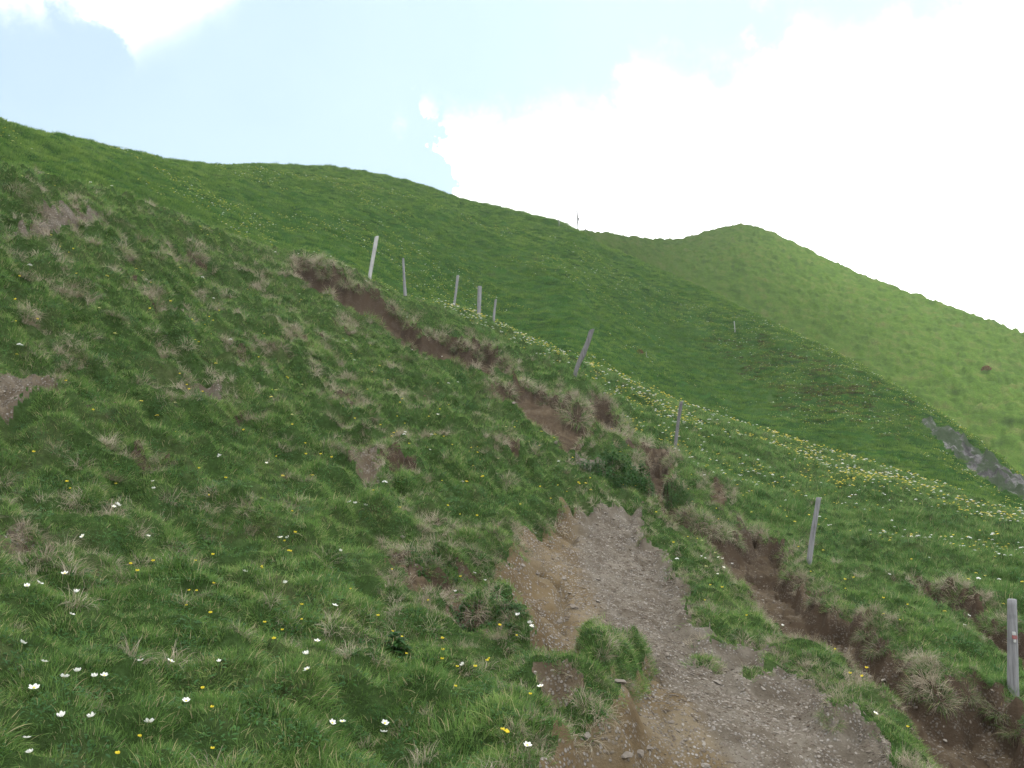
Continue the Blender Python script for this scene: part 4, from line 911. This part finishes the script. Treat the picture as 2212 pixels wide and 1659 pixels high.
# ------------------------------------------------------------------ leafy plants
def leafy(name, X, Y, n, rad, size, hgt, label):
    x, y, z = on_ground(X, Y); V, Fs, rn, hg = [], [], [], []
    sv, sf = [], []
    for b in range(n):
        a_ = rng.uniform(0, 6.28); q = rad*math.sqrt(rng.uniform(0, 1)); bx, by = q*math.cos(a_), q*math.sin(a_); gz = float(ground(x+bx, y+by))-z; H = hgt*rng.uniform(.5, 1.1)*(1-.4*(q/rad)**2)
        k = len(sv)
        for zz in (-.03, H):
            for j in range(3): sv.append((bx+.003*math.cos(j*2.09), by+.003*math.sin(j*2.09), gz+zz))
        for j in range(3): sf.append((k+j, k+(j+1) % 3, k+3+(j+1) % 3, k+3+j))
        for lf in range(9):
            d = rng.uniform(0, 6.28); L = size*rng.uniform(.6, 1.2); w = L*.4; z_ = gz+H*rng.uniform(.25, 1); e_ = rng.uniform(-.1, .9); qv = rng.uniform(0, 1); c, s = math.cos(d), math.sin(d); k = len(V)
            for (t, ww) in ((0, .1), (.35, 1), (.7, .85)):
                xx = L*t*math.cos(e_); zz = z_+L*t*math.sin(e_)-.35*L*t*t
                for sg in (-1, 1): V.append((bx+c*xx-s*w*ww*.5*sg, by+s*xx+c*w*ww*.5*sg, zz)); rn.append(qv); hg.append(t)
            V.append((bx+c*L*math.cos(e_), by+s*L*math.cos(e_), z_+L*math.sin(e_)-.42*L)); rn.append(qv); hg.append(1)
            Fs += [(k, k+1, k+3, k+2), (k+2, k+3, k+5, k+4), (k+4, k+5, k+6)]
    e = bpy.data.objects.new(name, None); C.objects.link(e); e.location = (x, y, z); tag(e, label, 'plant')
    mesh_obj('foliage', V, Fs, M['leaf'], parent=e, attrs={'rnd': rn, 'hgt': hg}); mesh_obj('stem', sv, sf, M['stem'], parent=e)
leafy('leafy_plant', 1332, 1042, 300, .72, .085, .40, 'broad dark green leafy clump growing in the middle of the trail')
leafy('leafy_plant', 1455, 1088, 220, .42, .05, .34, 'rounded dark green cushion on the bank beside the gully')
leafy('leafy_plant', 862, 1412, 12, .09, .09, .10, 'small bluish green rosette with broad leaves in the near left grass')
leafy('leafy_plant', 930, 1225, 60, .26, .04, .12, 'dark green cushion plant on the hump above the short bare branch')
leafy('leafy_plant', 1060, 1330, 240, .34, .035, .09, 'dark creeping mat of small leaves on the turf ledge left of the trail')
def shrub(X, Y, lo, rad, col, label):
    x, y, z = on_ground(X, Y, lo); V, Fs, rn, hg = [], [], [], []
    for b in range(420):
        d = rng.normal(0, 1, 3); d /= np.linalg.norm(d); d[2] = abs(d[2]); p = d*rad*rng.uniform(.5, 1)**.5; s = rad*.16; q = rng.normal(0, 1, (3, 3)); k = len(V)
        for j in range(3): V.append(p+q[j]*s*.6); rn.append(.5); hg.append(.5)
        Fs.append((k, k+1, k+2))
    m = blade_mat('shrub_leaf', [(.2, tuple(c*.5 for c in col)), (.6, col), (.95, tuple(c*1.5 for c in col))], 3)
    e = bpy.data.objects.new('shrub', None); C.objects.link(e); e.location = (x, y, z); tag(e, label, 'shrub')
    mesh_obj('crown', V, Fs, m, parent=e, attrs={'rnd': rn, 'hgt': hg}, smooth=False)
    mesh_obj('trunk', [(-.05, -.04, -.3), (.05, -.04, -.3), (0, .06, -.3), (0, 0, rad*.8)], [(0, 1, 3), (1, 2, 3), (2, 0, 3)], M['wood_dark'], parent=e)
shrub(2131, 800, 90, .75, (.10, .045, .03), 'small round reddish brown bush alone on the far hill at the right')
shrub(1382, 764, 48, .35, (.12, .06, .035), 'tiny rusty brown bush beside the thin marker stick')

# ------------------------------------------------------------------ added cloud out of view, shaped so its shadow covers the near slopes
def shade_cloud():
    import bmesh
    foot = [(-230,-80),(40,-80),(66,20),(64,90),(44,147),(22,195),(13,230),(8,300),(-230,300)]
    P_ = [(x_, y_) for x_ in np.arange(-220, 110, 26) for y_ in np.arange(-70, 300, 26)]
    px = np.array([p[0] for p in P_], float)+rng.uniform(-6, 6, len(P_)); py = np.array([p[1] for p in P_], float)+rng.uniform(-6, 6, len(P_)); s = sdist(px, py, foot); k = s > 20
    px, py, s = px[k], py[k], s[k]; bm = bmesh.new(); off = SV*520
    for x_, y_, s_2 in zip(px, py, s):
        rad = 15+min(s_2, 30)*.35; mt = mathutils.Matrix.Translation((x_+off[0], y_+off[1], 15+off[2]+rng.uniform(-5, 8)))@mathutils.Matrix.Diagonal((rad, rad, rad*.7, 1))
        bmesh.ops.create_icosphere(bm, subdivisions=2, radius=1.35, matrix=mt)
    me = bpy.data.meshes.new('shade_cloud'); bm.to_mesh(me); bm.free(); me.polygons.foreach_set('use_smooth', [True]*len(me.polygons))
    m, T = new_mat('shade_cloud_white'); d = T.n('ShaderNodeBsdfDiffuse', ins={0: (.9, .9, .92, 1)}); t = T.n('ShaderNodeBsdfTranslucent', ins={0: (.95, .95, .97, 1)}); mx = T.n('ShaderNodeMixShader', ins={0: .6})
    T.l(d.outputs[0], mx.inputs[1]); T.l(t.outputs[0], mx.inputs[2]); finish(T, mx.outputs[0]); me.materials.append(m)
    o = bpy.data.objects.new('shade_cloud', me); C.objects.link(o); tag(o, kind='structure')
shade_cloud()

def haze():
    x0, x1, y0, y1, z0, z1 = -1800, 1800, -1800, 1800, -400, 92
    V = [(x_, y_, z_) for z_ in (z0, z1) for y_ in (y0, y1) for x_ in (x0, x1)]
    m = bpy.data.materials.new('haze'); m.use_nodes = True; T = NT(m.node_tree)
    v = T.n('ShaderNodeVolumePrincipled', ins={'Color': (.95, .97, 1, 1), 'Density': HAZE}); o_ = T.n('ShaderNodeOutputMaterial'); T.l(v.outputs[0], o_.inputs['Volume'])
    tag(mesh_obj('haze', V, [(0, 2, 3, 1), (4, 5, 7, 6), (0, 1, 5, 4), (2, 6, 7, 3), (0, 4, 6, 2), (1, 3, 7, 5)], m, smooth=False), 'thin pale air haze lying over the slopes', 'haze', kind='stuff')
HAZE = .00028
haze()
